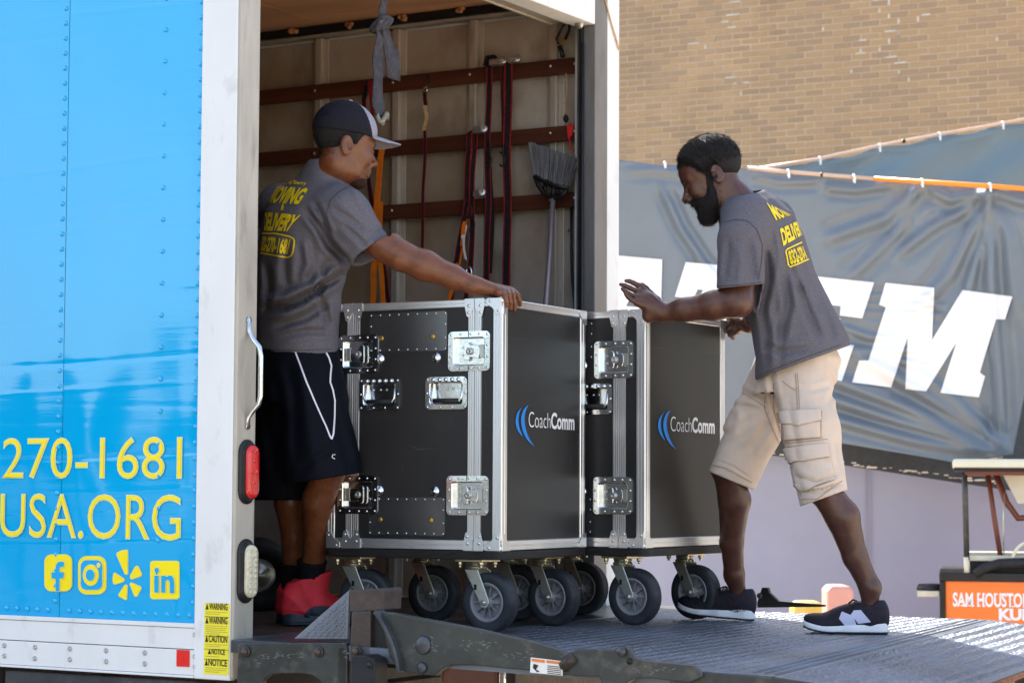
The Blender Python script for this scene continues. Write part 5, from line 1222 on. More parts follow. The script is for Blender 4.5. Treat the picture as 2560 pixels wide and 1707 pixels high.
def folds(P, lines):
    """valleys (a>0) and ridges (a<0) along lines given as (points, width px, amplitude m)."""
    px, py = project(P); d = np.zeros(len(P))
    for pts, w_, a in lines:
        xs = [p[0] for p in pts]; ys = [p[1] for p in pts]; pad = w_*4
        m = (px > min(xs)-pad) & (px < max(xs)+pad) & (py > min(ys)-pad) & (py < max(ys)+pad)
        if not m.any(): continue
        q, t = seg_d(px[m], py[m], pts); en = np.clip(5*np.minimum(t+.03, 1.03-t), 0, 1)
        d[m] += a*en*(np.exp(-(q/w_)**2) - .5*np.exp(-((q-w_*1.9)/w_)**2))
    return d
def nz(P, s, seed=0):
    """cheap smooth noise from summed sines."""
    r = np.random.default_rng(seed); d = np.zeros(len(P))
    for k in range(7):
        v = r.normal(size=3); v *= s*r.uniform(.5,1.7)/np.linalg.norm(v); d += np.sin(P@v + r.uniform(0, 6.28))/7
    return d
def bbox(pts, pad): p = np.array([A3(q) for q in pts]); return p.min(0)-pad, p.max(0)+pad
def basis(f, pitch=0, roll=0):
    """columns: forward, left, up; pitch>0 looks down."""
    f = Vector((f[0], f[1], 0)).normalized(); l = Vector((-f.y, f.x, 0)); u = Vector((0,0,1))
    R = Matrix.Rotation(pitch, 3, l); f2 = R @ f; u2 = R @ u
    R2 = Matrix.Rotation(roll, 3, f2); return np.array([list(f2), list(R2 @ l), list(R2 @ u2)]).T
def box8(H, lo, hi, pad=.02): return bbox([H.w((x, y, z)) for x in (lo[0], hi[0]) for y in (lo[1], hi[1]) for z in (lo[2], hi[2])], pad)
class Head:
    def __init__(s, c, R, sc): s.c, s.R, s.sc = A3(c), R, sc
    def loc(s, P): return ((P-s.c) @ s.R)/s.sc
    def w(s, q): return s.c + s.R @ (A3(q)*s.sc)
    def skull(s, q):
        d = ell(q, (-.012,0,.038), (.098,.0745,.086)); d = smin(d, ell(q, (.03,0,.03), (.062,.064,.062)), .03)
        d = smin(d, ell(q, (.030,0,-.035), (.058,.060,.078)), .035)
        d = smin(d, ell(q, (.022,0,-.082), (.056,.052,.040)), .03)
        d = smin(d, rc(q, (.068,-.012,-.106), (.068,.012,-.106), .020, .020), .025)
        return d
    def skin(s, q):
        d = s.skull(q); S1 = lambda a: [(1,a),(-1,a)]
        for y in (1,-1):
            d = smin(d, rc(q, (.080,y*.012,.022), (.066,y*.046,.018), .013, .011), .014)      # brow
            d = smin(d, ell(q, (.060,y*.042,-.030), (.024,.020,.026)), .02)                    # cheek
            d = smax(d, -ell(q, (.094,y*.032,-.002), (.018,.019,.0125)), .012)                 # socket
            d = smin(d, ell(q, (.0755,y*.032,-.004), (.0145,.0165,.0125)), .004)               # lid over the eye
        d = smin(d, rc(q, (.082,0,.010), (.108,0,-.030), .0085, .0115), .010)
        d = smin(d, ell(q, (.110,0,-.034), (.012,.013,.011)), .008)
        for y in (1,-1): d = smin(d, ell(q, (.098,y*.0145,-.039), (.0125,.0095,.0095)), .006); d = smax(d, -ell(q, (.102,y*.0085,-.0475), (.006,.0045,.005)), .003)
        d = smin(d, ell(q, (.084,0,-.062), (.016,.030,.022)), .014)
        d = smin(d, rc(q, (.093,-.016,-.066), (.093,.016,-.066), .0070, .0070), .006)
        d = smin(d, rc(q, (.090,-.014,-.080), (.090,.014,-.080), .0080, .0080), .006)
        d = smax(d, -rc(q, (.104,-.022,-.0732), (.104,.022,-.0732), .0045, .0045), .004)
        for y in (1,-1):
            R = np.array(Matrix.Rotation(y*.30, 3, 'Z') @ Matrix.Rotation(-.16, 3, 'Y'))
            e = ell(q, (-.024,y*.079,-.016), (.0205,.0085,.0335), R)
            e = smax(e, -ell(q, (-.019,y*.0875,-.011), (.0125,.0065,.0215), R), .004)
            e = smin(e, ell(q, (-.024,y*.080,-.020), (.0075,.0055,.017), R), .003)
            e = smax(e, -ell(q, (-.014,y*.086,-.020), (.0065,.006,.0085), R), .003)
            d = smin(d, e, .006)
        return d
def decal(name, pts, tris, objs, off, mt_, parent, maxlen=7, M=None):
    """lay a flat shape, given in photo pixels, on real surfaces and lift it off them."""
    b = bmesh.new(); vs = [b.verts.new((float(p[0]), float(p[1]), 0)) for p in pts]
    for t in tris:
        try: b.faces.new([vs[i] for i in t])
        except ValueError: pass
    for it in range(4):
        E_ = [e for e in b.edges if e.calc_length() > maxlen]
        if not E_: break
        bmesh.ops.subdivide_edges(b, edges=E_, cuts=1); bmesh.ops.triangulate(b, faces=b.faces)
    bv = []
    for o in objs: o_b = bmesh.new(); o_b.from_mesh(o.data); o_b.transform(M); bv.append(BVHTree.FromBMesh(o_b)); o_b.free()
    dead = []
    for v in b.verts:
        dr = raydir(v.co.x, v.co.y).normalized(); best = None
        for t in bv:
            h = t.ray_cast(CAM, dr)
            if h[0] is not None and (best is None or h[3] < best[3]): best = h
        if best is None: dead.append(v)
        else: n = best[1] if best[1].dot(dr) < 0 else -best[1]; v.co = best[0] + n*off - dr*off*.6
    bmesh.ops.delete(b, geom=dead, context='VERTS')
    bmesh.ops.delete(b, geom=[f for f in b.faces if max(e.calc_length() for e in f.edges) > .06], context='FACES')
    if M is not None: b.transform(M.inverted())
    me = bpy.data.meshes.new(name); b.to_mesh(me); b.free(); me.materials.append(mt_)
    for p in me.polygons: p.use_smooth = True
    return link(name, me, parent)
def stripe(pts, w_):
    """a polyline of width w_ as points and quads in pixels."""
    P = [Vector(p) for p in pts]; v = []; f = []
    for i, p in enumerate(P):
        t = (P[min(i+1,len(P)-1)]-P[max(i-1,0)]).normalized(); n = Vector((-t.y, t.x))*w_/2; v += [p+n, p-n]
    return v, [(2*i, 2*i+1, 2*i+3, 2*i+2) for i in range(len(P)-1)]
def quad_text(body_, lt, rt, rb, lb, pw=1.0, flip=False, off=.03):
    tv, tf = text_fit(body_, 0, 1, 0, 1, off); out = []
    for u, v in tv:
        u = min(max(u, 0), 1); u = 1-(1-u)**pw if flip else u**pw
        a = Vector(lt).lerp(Vector(rt), u); b = Vector(lb).lerp(Vector(rb), u); out.append(b.lerp(a, v))
    return out, tf
def shoe_frame(heel, toe_dir, pitch=0, roll=0):
    R = basis(toe_dir, -pitch, roll); return A3(heel), R
def shoe(parent, M, heel, tdir, pitch, Lf, mu, ms, md_, high=0.0, side=1):
    c, R = shoe_frame(heel, tdir, pitch); k = Lf/.29; cx = .092 if high else .064
    loc = lambda P: ((P-c)@R)/k
    def sole2(q, gr=0): 
        d2 = smin(rc(q*[1,1,0], (.040,0,0), (.12,.0,0), .036+gr, .034+gr), rc(q*[1,1,0], (.13,.002,0), (.235,-.002,0), .036+gr, .045+gr), .04); return smin(d2, rc(q*[1,1,0], (.20,0,0), (.252,.002,0), .044+gr, .032+gr), .02)
    toe = lambda q: .020*np.clip((q[:,0]-.19)/.1, 0, 1)**2
    def f_sole(P):
        q = loc(P); zt = .036 - .012*np.clip((q[:,0]-.02)/.2, 0, 1) + .004*np.clip(.03-q[:,0],0,.03)/.03
        z_ = q[:,2]-toe(q); return k*smax(smax(sole2(q)-.10*np.clip(.0-z_,0,1)+.15*np.clip(z_-.02,0,1)*0, -(z_-.0055), .004), z_-zt, .004)
    def f_out(P): q = loc(P); z_ = q[:,2]-toe(q); st_ = .0016*np.sign(np.sin(q[:,0]*480)); return k*smax(smax(sole2(q, .001), -(z_-.0-np.clip(st_,0,1)), .002), z_-.0075, .002)
    def f_up(P):
        q = loc(P); q = q - np.stack([0*q[:,0], 0*q[:,0], toe(q)], 1)
        d = ell(q, (.048,0,.058), (.049,.036,.072+high*.3)); d = smin(d, ell(q, (.125,0,.046), (.085,.038,.050)), .03)
        d = smin(d, ell(q, (.215,0,.030), (.070,.044,.034)), .03)
        d = smin(d, rc(q, (.085,0,.085), (.165,0,.052), .030, .026), .02)
        if high: d = smin(d, loft(q, [((.070,0,.04),.040,.066),((.082,0,.10),.043,.064),((.094,0,.20),.052,.074)], A3((1,0,0)), A3((0,1,0))), .02)
        top = .112+high; sl = q[:,2] - (top - .12*np.clip(q[:,0]-.03,0,.09) + (.26*np.clip(q[:,0]-.085,0,.02)) + .10*np.clip(.03-q[:,0],0,.03))
        if not high: d = smax(d, sl, .004)
        else: d = smax(d, q[:,2]-(.140+.26*(q[:,0]-.05)), .004)
        d = smax(d, -rc(q, (cx,0,.075), (cx,0,.26), .0275, .033+high*.2), .006)
        d = smax(d, -(q[:,2]-.020), .004); return k*d
    pts = [c + R@(A3(p)*k) for p in ((-.03,-.06,-.01),(.31,.06,.18),(-.03,.06,.18),(.31,-.06,-.01))]
    lo, hi = bbox(pts, .03)
    def up2(P):
        d = f_up(P)
        if high: q = loc(P); ang = np.arctan2(q[:,2]+.01, q[:,0]-.115); d = d + .0045*np.abs(np.sin(ang*8))*np.clip((.125-q[:,0])/.03, 0, 1)
        return d
    u = np_obj('shoe', surface(up2, lo, hi, .0034), mu, parent, M)
    np_obj('midsole', surface(f_sole, lo, hi, .0034), ms, u); np_obj('outsole', surface(f_out, lo, hi, .0036), md_, u)
    for ch in u.children: ch.data.transform(M.inverted())
    def wp(p): return Vector(c + R@(A3(p)*k))
    m = MB(); Mi = M.inverted()
    for j in range(5):
        x_ = .105+.022*j; z_ = .098 - .6*(x_-.105) + high*.35*max(0,1-j/3)
        m.tube([Mi@wp((x_,-.030,z_-.012)), Mi@wp((x_+.006,-.012,z_+.002)), Mi@wp((x_+.010,.012,z_+.002)), Mi@wp((x_+.014,.030,z_-.012))], .0032, 6)
        m.tube([Mi@wp((x_+.014,-.030,z_-.016)), Mi@wp((x_+.008,-.012,z_)), Mi@wp((x_+.004,.012,z_)), Mi@wp((x_,.030,z_-.012))], .0032, 6)
    for s in (-1,1): m.tube([Mi@wp((.108,0,.108+high*.35)), Mi@wp((.12,s*.016,.112+high*.35)), Mi@wp((.135,s*.028,.100+high*.3)), Mi@wp((.128,s*.018,.092+high*.3)), Mi@wp((.112,s*.006,.106+high*.3)), Mi@wp((.14,s*.03,.078+high*.2))], .0026, 6)
    m.build('lace', MT['lace'], u)
    return u
def sock(parent, M, a, b, r0, r1):
    lo, hi = bbox([a, b], .09); ax = nrm(A3(b)-A3(a))
    def f(P):
        d = rc(P, a, b, r0, r1); t = (P-A3(a))@ax; d = d + .0012*np.sin(np.linalg.norm(np.cross(P-A3(a), ax), axis=1)*0 + np.arctan2((P-A3(a))[:,1], (P-A3(a))[:,0])*26); L = np.linalg.norm(A3(b)-A3(a))
        return np.maximum(d, t-L+.005)
    return np_obj('sock', surface(f, lo, hi, .004), MT['sock'], parent, M)
def skin_up(o):  return o

def strands(name, P, ctr, n, L, mt_, parent, M, seed, wd=.0009):
    """short curly hairs standing on the points P, as one mesh."""
    r = np.random.default_rng(seed); P = P[r.integers(0, len(P), n)] + r.normal(0, .0012, (n, 3)); d = P - ctr; d /= np.linalg.norm(d, axis=1)[:,None]
    d = d + r.normal(0, .55, (n, 3)); d /= np.linalg.norm(d, axis=1)[:,None]; s = np.cross(d, r.normal(size=(n, 3))); s /= np.linalg.norm(s, axis=1)[:,None]
    l = (L*r.uniform(.4, 1.2, n))[:,None]; b = r.normal(0, .0012, (n, 3)); w_ = wd
    V = np.stack([P - s*w_, P + s*w_, P + d*l*.6 + b + s*w_*.8, P + d*l + b*2.5 + s*w_*.2], 1).reshape(-1, 3)
    return stuff(np_obj(name, (V, np.arange(n*4).reshape(-1, 4)), mt_, parent, M))
def verts_of(o, M):
    a = np.empty(len(o.data.vertices)*3, np.float32); o.data.vertices.foreach_get('co', a); Mn = np.array(M); return a.reshape(-1, 3).astype(float) @ Mn[:3,:3].T + Mn[:3,3]
# ---------------------------------------------------------------- the capped man inside the truck door
def V3(px, py, d): return A3(W(px, py, d))
PA = thing('person', 'man in a dark cap, grey shirt, black shorts and red shoes reaching across a case', 'person', Matrix.Translation((-.72,7.75,FLOOR)))
MA = PA.matrix_world.copy()
fA = nrm((.79,.62,0)); lA = nrm((-.62,.79,0))
hA = Head(V3(862,364,7.70), basis((.89,.454), rad(11)), 1.07)
nkA = [hA.w((-.018,0,-.055)), V3(822,447,7.74)]
shA, elA, wrA = V3(852,528,7.60), V3(1003,640,7.50), V3(1186,714,7.462)
c_hit = lambda px, py, x_: A3(CM1 @ hit(px, py, 0, x_, CM1))
def fingers(P, chains, rs, k=.004):
    d = None
    for pts in chains:
        e = chain(P, pts, rs[:len(pts)], .003); d = e if d is None else smin(d, e, k)
    return d
kn = [c_hit(1256,731,-.004), c_hit(1266,725,-.006), c_hit(1277,726,-.006), c_hit(1287,731,-.004)]
fchA = [[kn[0], c_hit(1263,741,.010), c_hit(1266,754,.0125), c_hit(1266,764,.0105)], [kn[1], c_hit(1273,737,.013), c_hit(1276,755,.0145), c_hit(1276.5,771,.0105)],
        [kn[2], c_hit(1283,737,.013), c_hit(1286,756,.0145), c_hit(1286.5,774,.0105)], [kn[3], c_hit(1294,739,.011), c_hit(1298,751,.0125), c_hit(1300,762,.0105)]]
thA = [V3(1205,722,7.52), V3(1235,735,7.60), V3(1262,738,7.64)]
def armA(P):
    d = chain(P, [shA, shA*.45+elA*.55, elA], [.062,.056,.047], .02)
    mid = elA*.68+wrA*.32; d = smin(d, chain(P, [elA, mid, elA*.3+wrA*.7, wrA], [.046,.050,.038,.0285], .02), .025)
    d = smin(d, ell(P, elA*.75+shA*.25+A3((0,-.01,-.012)), (.05,.04,.045)), .03)
    pm = [wrA, (kn[0]+kn[1])/2 + A3((-.012,0,.0)), (kn[2]+kn[3])/2 + A3((-.012,0,0))]
    palm = smin(rc(P, wrA, pm[1], .026, .017), rc(P, wrA, pm[2], .024, .017), .02); palm = smin(palm, rc(P, kn[0]+A3((-.01,0,0)), kn[3]+A3((-.01,0,0)), .0145, .0145), .012)
    d = smin(d, palm, .018); d = smin(d, fingers(P, fchA, [.0105,.0092,.0085,.0072]), .004)
    d = smin(d, chain(P, thA, [.016,.0115,.009], .006), .008)
    return d - .0012*np.exp(-((rc(P, elA*.5+wrA*.5+A3((0,-.03,.01)), wrA+A3((0,-.02,.01)), 0, 0))/.006)**2)
hipR, hipL = V3(778,878,7.66), V3(712,875,7.86)
knR, anR = V3(826,1160,7.66), V3(776,1440,7.81)
knL, anL = V3(742,1165,7.86), V3(732,1440,7.93)
def legA(P, hp, k_, an, cx):
    d = chain(P, [hp, k_], [.088,.062], .02); mid = k_*.68+an*.32
    back = A3((-.018,-.004,0))
    d = smin(d, chain(P, [k_, mid+back, k_*.35+an*.65, an], [.060,.056,.044,.037], .014), .02)
    return d
def neckA(P): return smin(chain(P, [nkA[0], nkA[1]], [.056,.060], .01), rc(P, nkA[1], V3(800,500,7.76), .060, .10), .05)
def headA(P): q = hA.loc(P); return smin(hA.skin(q)*hA.sc, neckA(P), .03)
hb_ = [hA.c, nkA[1], hA.w((.13,0,0)), hA.w((0,0,.14))]
# far arm folded in front of the body
faA = [V3(706,520,7.92), V3(716,690,8.04), V3(800,775,7.98)]
oFA = np_obj('forearm', surface(lambda P: smin(chain(P, faA, [.055,.046,.030], .02), ell(P, faA[2]+A3((.05,0,-.005)), (.06,.03,.025)), .02), *bbox(faA, .12), .007), MT['skinA'], PA, MA)
# hair under the cap, stubble on the chin
def hairA(P):
    q = hA.loc(P); x, y, z_ = q.T
    line = np.interp(x, [-.11,-.06,-.040,-.032,-.01,.004,.012,.022,.05], [-.050,-.048,-.030,.002,.012,-.006,-.002,.022,.05]); c = line - z_ + .0012*nz(P, 200, 3)
    return hA.sc*np.maximum(hA.skull(q) - np.clip(-c*.3, -.004, .0045) + .0008*nz(P, 500, 1), c-.004)
np_obj('hair', surface(hairA, *box8(hA, (-.13,-.09,-.07), (.09,.09,.12)), .0032), MT['hair'], PA, MA)
def stubA(P):
    q = hA.loc(P); d = hA.skin(q)-.0022+.0008*nz(P, 700, 2); chin = np.linalg.norm((q-[.066,0,-.112])/[.040,.05,.026], axis=1)-1
    return hA.sc*np.maximum(d, chin*.03)
np_obj('goatee', surface(stubA, *box8(hA, (.0,-.07,-.16), (.13,.07,-.05)), .003), MT['stub'], PA, MA)
def eyes(H, parent, M, skin_):
    Mi = M.inverted()
    for y in (1,-1):
        m = MB(); c = Mi @ Vector(H.w((.0765,y*.032,-.006))); fx = Vector(H.R[:,0])
        m.lathe([(0,-.0118),(.008,-.0085),(.0118,0),(.0098,.0065),(.0060,.0102)], c, fx, 14, 0); m.lathe([(.0060,.0102),(0,.0119)], c, fx, 14, 1); m.build('eye', [MT['eyew'], MT['ink']], parent)
        m = MB(); P_ = [Mi @ Vector(H.w(p)) for p in ((.0915,y*.014,.017),(.0905,y*.028,.0225),(.0815,y*.042,.0215),(.069,y*.052,.015))]; m.tube(P_, [.003,.0045,.004,.0015], 7); m.build('eyebrow', MT['hair'], parent)
eyes(hA, PA, MA, None)
# cap
def capf(P, lift):
    q = hA.loc(P); d = ell(q, (-.010,0,.050), (.108,.0865,.094)); return d - lift
def capA(P):
    q = hA.loc(P); d = capf(P, 0)+.0007*nz(P, 160, 4); z0 = .030+.16*np.clip(q[:,0],-.2,.2)*.35
    d = smax(d, z0-q[:,2], .003); d = np.maximum(d, -capf(P, -.005)); return hA.sc*(d + .0016*np.exp(-((q[:,1])/.0025)**2)*0)
Vc, Fc = surface(capA, *box8(hA, (-.14,-.1,.0), (.13,.1,.16)), .0036)
qc = hA.loc(Vc)[Fc].mean(1); front = (qc[:,0] > .040-.55*(qc[:,2]-.06)+.012)
np_obj('cap', (Vc, Fc), None, PA, MA, fidx=front.astype(int), mats=[MT['capA'], MT['capB']])
def brim(P):
    q = hA.loc(P); r = np.hypot((q[:,0]-.062)/1.0, q[:,1]/.92); zc = .052-.014*np.clip(q[:,0]-.08,0,1)*2.2-6.0*q[:,1]**2*.55
    d = np.abs(q[:,2]-zc)-.0026; d = smax(d, np.hypot((q[:,0]-.080)/1.28, q[:,1]/1.02)-.083, .003); d = np.maximum(d, .060-q[:,0]+ 2.2*q[:,1]**2*0); d = np.maximum(d, -(capf(P, -.004))); return hA.sc*d*.8
np_obj('cap_brim', surface(brim, *box8(hA, (.05,-.1,-.03), (.21,.1,.1)), .0030), MT['capB'], PA, MA)
m = MB(); Mi = MA.inverted(); m.lathe([(0,.0),(.009,.001),(.008,.006),(0,.008)], Mi @ Vector(hA.w((-.010,0,.1435))), Vector(hA.R[:,2]), 12); m.build('cap_button', MT['capB'], PA)
# shirt
ringsA = [(V3(741,884,7.76),.172,.118),(V3(743,800,7.77),.172,.118),(V3(746,720,7.77),.178,.122),(V3(762,620,7.76),.196,.136),(V3(778,545,7.755),.200,.132),(V3(796,492,7.75),.182,.108),(V3(812,458,7.745),.120,.084),(V3(818,430,7.74),.084,.076),(V3(826,400,7.735),.070,.067)]
slA = [V3(846,520,7.62), V3(868,535,7.595), V3(934,644,7.545)]
slFA = [V3(700,515,7.92), V3(706,600,7.98)]
foldsA = [([(764,528),(796,564),(822,612),(865,655)],9,.014),([(785,506),(806,548),(826,590)],7,.009),([(829,519),(873,546),(920,583)],8,.007),([(858,560),(890,590),(918,622)],7,.006),([(650,752),(713,741),(785,708),(868,654)],11,-.013),([(655,775),(713,764),(785,731),(850,690)],9,.012),
 ([(676,800),(760,770),(825,722)],9,-.010),([(690,820),(765,795),(830,755)],9,.009),([(796,732),(812,770),(822,820)],8,.008),([(665,650),(672,720),(664,780)],9,.008),([(720,600),(712,660),(716,720)],10,.008),([(760,600),(770,660),(752,710)],9,-.007),([(815,660),(800,720),(790,760)],8,.009),
 ([(700,840),(760,828),(830,830)],8,.006),([(880,470),(905,510),(950,575)],10,-.005),([(905,600),(935,590),(962,568)],6,.004)]
def shirtA(P):
    d = loft(P, ringsA, fA, lA); s = chain(P, slA, [.080,.083,.076], .02); d = smin(d, s, .035); d = smin(d, chain(P, slFA, [.08,.075], .02), .04)
    d = d + 1.3*folds(P, foldsA) + .0028*nz(P, 26, 5) + .0012*nz(P, 60, 6)
    return d
axS = nrm(slA[2]-slA[1]); hemS = V3(928,633,7.55); upT = nrm(ringsA[3][0]-ringsA[0][0]); hemT = V3(742,882,7.76)
def shirtA2(P):
    d = shirtA(P); o = np.maximum(d, -(d+.014)); arm = (P-slA[1])@axS > .0
    near = rc(P, slA[1], slA[2]+axS*.2, .0, .0) < .105
    o = np.where(near & ((P-hemS)@axS > -.0), np.maximum(o, (P-hemS)@axS), o)
    o = np.maximum(o, -((P-hemT)@upT) + .010*nz(P, 14, 9)); cc = V3(825,426,7.745); nn = nrm((.33,.26,.91)); dc_ = np.linalg.norm(P-cc, axis=1); return np.where(dc_ < .17, np.maximum(o, (P-cc)@nn), o)
oSA = np_obj('shirt', surface(shirtA2, *bbox([V3(640,900,7.5), V3(1000,420,7.5), V3(640,900,8.1), V3(850,420,8.0)], .03), .0052), MT['shirt'], PA, MA)
put_c = 0
def put(name, q, objs, par, M, mt_='print', off=.0022, ml=5): return decal(name, q[0], q[1], objs, off, MT[mt_], par, ml, M)
put('shirt_print', quad_text("rop'Berry", (714,449),(768,455),(764,467),(712,462), 1.0, False, .02), [oSA], oSA, MA)
put('shirt_print', quad_text('MOVING', (694,468),(771,474),(748,510),(672,506), 1.35, False, .045), [oSA], oSA, MA)
put('shirt_print', quad_text('&', (705,511),(713,512),(709,527),(702,526), 1.0), [oSA], oSA, MA)
put('shirt_print', quad_text('DELIVERY', (664,533),(751,541),(725,576),(662,575), 1.35, False, .045), [oSA], oSA, MA)
put('shirt_print', quad_text('832-270-1681', (658,592),(727,600),(720,634),(653,626), 1.45, False, .04), [oSA], oSA, MA)
put('shirt_print', stripe([(656,584),(690,584),(724,591),(734,596),(737,604),(733,630),(729,640),(720,644),(690,639),(652,632)], 3.6), [oSA], oSA, MA)
# shorts
shRA = [(hipR, knR), (hipL, knL)]
foldsSA = [([(690,930),(700,1050),(690,1180)],16,.012),([(760,930),(775,1050),(790,1180)],18,-.008),([(720,900),(735,1000),(738,1150)],14,.010),([(820,950),(850,1080),(880,1180)],12,.006),([(660,950),(668,1050),(690,1200)],12,.010),([(740,1190),(780,1150),(830,1120)],10,.006)]
hemR, hemL = V3(805,1205,7.64), V3(725,1238,7.88); axR, axL = nrm(A3((.03,.0,-1))), nrm(A3((0,0,-1)))
def shortsA(P):
    d = loft(P, [(V3(745,1000,7.76),.185,.135),(V3(744,900,7.76),.172,.122),(V3(743,840,7.77),.160,.110)], fA, lA)
    r = loft(P, [(V3(812,1215,7.63),.135,.125),(V3(795,1100,7.64),.124,.116),(V3(772,960,7.68),.098,.095),(V3(762,900,7.70),.06,.06)], fA, lA); l = loft(P, [(V3(722,1248,7.90),.125,.12),(V3(722,1100,7.88),.118,.112),(V3(722,960,7.86),.095,.095),(V3(726,900,7.82),.06,.06)], fA, lA)
    return smin(smin(d, r, .07), l, .06) + folds(P, foldsSA) + .003*nz(P, 20, 12)
def shortsA2(P):
    d = shortsA(P); o = np.maximum(d, -(d+.014)); px, py = project(P); hl = np.where((P@lA) < (hipR+hipL)@lA/2, 1, 0)
    line = 1215 - .155*(px-690); cutR = (line - py)/730; o = np.maximum(o, np.where(hl == 1, -cutR, (py-1250)/730)*.9); return o
oShA = np_obj('shorts', surface(shortsA2, *bbox([V3(620,1270,7.5), V3(960,840,7.5), V3(620,1270,8.05), V3(800,840,8.05)], .05), .0062), MT['shorts'], PA, MA)
put('piping', stripe([(739,880),(752,915),(766,955),(785,1000),(803,1040),(815,1065),(824,1088),(829,1097)], 4.0), [oShA], oShA, MA, 'piping', .002)
put('piping', stripe([(829,1098),(833,1085),(836,1040),(837,1000),(832,975),(825,955),(826,935),(828,915),(822,895),(815,882)], 4.0), [oShA], oShA, MA, 'piping', .002)
put('emblem', stripe([(838,1136),(831,1137),(830,1143),(837,1147)], 1.8), [oShA], oShA, MA, 'piping', .002, 4)
fc = 1.0
def inside_cloth(fn, cloth, above, gap=.013):
    def g(P): d = fn(P); return np.where(above(P), np.maximum(d, cloth(P)+gap+.004), d)
    return g
abR = lambda P: project(P)[1] < 1215-.155*(project(P)[0]-690)
bodyA = merge(surface(headA, *bbox([hA.w((x, y, z)) for x in (-.12,.125) for y in (-.09,.09) for z in (-.14,.13)] + [nkA[1]], .02), .0028),
              surface(inside_cloth(armA, shirtA, lambda P: (P-hemS)@axS < 0), *bbox([V3(925,630,7.55), elA, wrA, *[c for f in fchA for c in f], *thA], .07), .0030),
              surface(inside_cloth(lambda P: smin(smin(legA(P, hipR, knR, anR, 0), legA(P, hipL, knL, anL, 0), .01), rc(P, hipR, hipL, .09, .09), .03), shortsA, abR), *bbox([hipR, hipL, knR, anR, knL, anL], .10), .0055))
oA = np_obj('body', bodyA, MT['skinA'], PA, MA)
# socks and red boots
sock(PA, MA, V3(775,1490,7.82), V3(780,1396,7.795), .034, .054); sock(PA, MA, V3(731,1490,7.93), V3(733,1404,7.92), .034, .053)
def foot_at(px, py, z): return A3(TM @ hit(px, py, 2, z))
hR = foot_at(704,1562,FLOOR+.0015); bt = shoe(PA, MA, hR+A3((-.005,.01,0)), (.93,.37), 0, .325, MT['shoered'], MT['shoedark'], MT['shoedark'], .035)
shoe(PA, MA, A3(anL)*[1,1,0]+A3((-.055,-.01,FLOOR+.0015)), (.82,.57), 0, .325, MT['shoered'], MT['shoedark'], MT['shoedark'], .035)
put('toe_guard', (lambda p: (p, tri(p)))([(757,1562),(758,1545),(765,1528),(780,1516),(800,1513),(830,1516),(860,1530),(860,1562)]), [bt], bt, MA, 'shoedark', .003)

vA = verts_of(oA, MA); qA = hA.loc(vA); lnA = np.interp(qA[:,0], [-.11,-.06,-.040,-.032,-.01,.004,.012,.022,.05], [-.050,-.048,-.030,.002,.012,-.006,-.002,.022,.05]); cA = lnA - qA[:,2]
pk = np.random.default_rng(3).uniform(size=len(vA)); mk = (np.abs(cA) < .02) & (np.linalg.norm(qA, axis=1) < .16) & (qA[:,0] < .03) & (pk > np.clip((cA+.004)/.016, 0, 1)) & (np.abs(qA[:,1]) < .078)
strands('hair_fade', vA[mk], hA.c, 2600, .0022, MT['hair'], oA, MA, 4, .0006)
jw = np.linalg.norm((qA-[.068,0,-.108])/[.046,.058,.036], axis=1)-1; mk = (jw < .22) & (pk > np.clip(jw/.22, 0, 1)); strands('stubble', vA[mk], hA.c, 1800, .0018, MT['hair'], oA, MA, 5, .0005)
# ---------------------------------------------------------------- the bearded man on the platform
PB = thing('person', 'bearded man in a grey shirt, khaki cargo shorts and black sneakers pushing a case', 'person', Matrix.Translation((.95,7.9,FLOOR)))
MB_ = PB.matrix_world.copy()
fB = nrm((-.945,.327,0)); rB = nrm((.327,.945,0)); lB = -rB
hB = Head(V3(1777,440,7.93), basis((-.985,.17), rad(27)), 1.06)
nkB = [hB.w((-.022,0,-.05)), V3(1838,507,7.93)]
shB, elB, wrB = V3(1858,566,7.78), V3(1846,755,7.69), V3(1655,782,7.80)
def armB(P):
    d = chain(P, [shB, shB*.5+elB*.5, elB], [.064,.058,.049], .02)
    mid = elB*.7+wrB*.3; d = smin(d, chain(P, [elB, mid, elB*.3+wrB*.7, wrB], [.047,.050,.039,.029], .02), .03)
    d = smin(d, palmB(P), .02); return d
hk = [V3(1600,716,7.835), V3(1596,730,7.815), V3(1592,744,7.795), V3(1593,757,7.78)]
ftB = [[hk[0], V3(1583,707,7.84), V3(1573,703,7.84), V3(1565,702,7.835)], [hk[1], V3(1575,720,7.825), V3(1562,714,7.825), V3(1552,711,7.82)], [hk[2], V3(1573,735,7.80), V3(1563,728,7.80), V3(1556,722,7.795)], [hk[3], V3(1578,749,7.775), V3(1570,742,7.775), V3(1564,735,7.77)]]
thB = [V3(1640,752,7.84), V3(1626,736,7.87), V3(1614,722,7.875), V3(1605,712,7.87)]
def palmB(P):
    d = None
    for a, r0, r1 in ((hk[0],.018,.0125),(hk[1],.021,.013),(hk[2],.021,.013),(hk[3],.020,.0125)):
        e = rc(P, wrB*.72+a*.28, a, r0, r1); d = e if d is None else smin(d, e, .016)
    d = smin(d, rc(P, wrB, wrB*.4+hk[1]*.6, .028, .024), .02); d = smin(d, ell(P, V3(1622,788,7.80), (.024,.02,.026)), .018)
    d = smin(d, fingers(P, ftB, [.0102,.0088,.0080,.0066], .0015), .003); d = smin(d, chain(P, thB, [.019,.0135,.0115,.0085], .006), .010); return d
hipNB, hipFB = V3(2000,925,7.80), V3(1955,925,8.00)
knNB, anNB = V3(2050,1212,7.62), V3(2191,1478,7.545)
knFB, anFB = V3(1814,1160,8.06), V3(1838,1448,8.11)
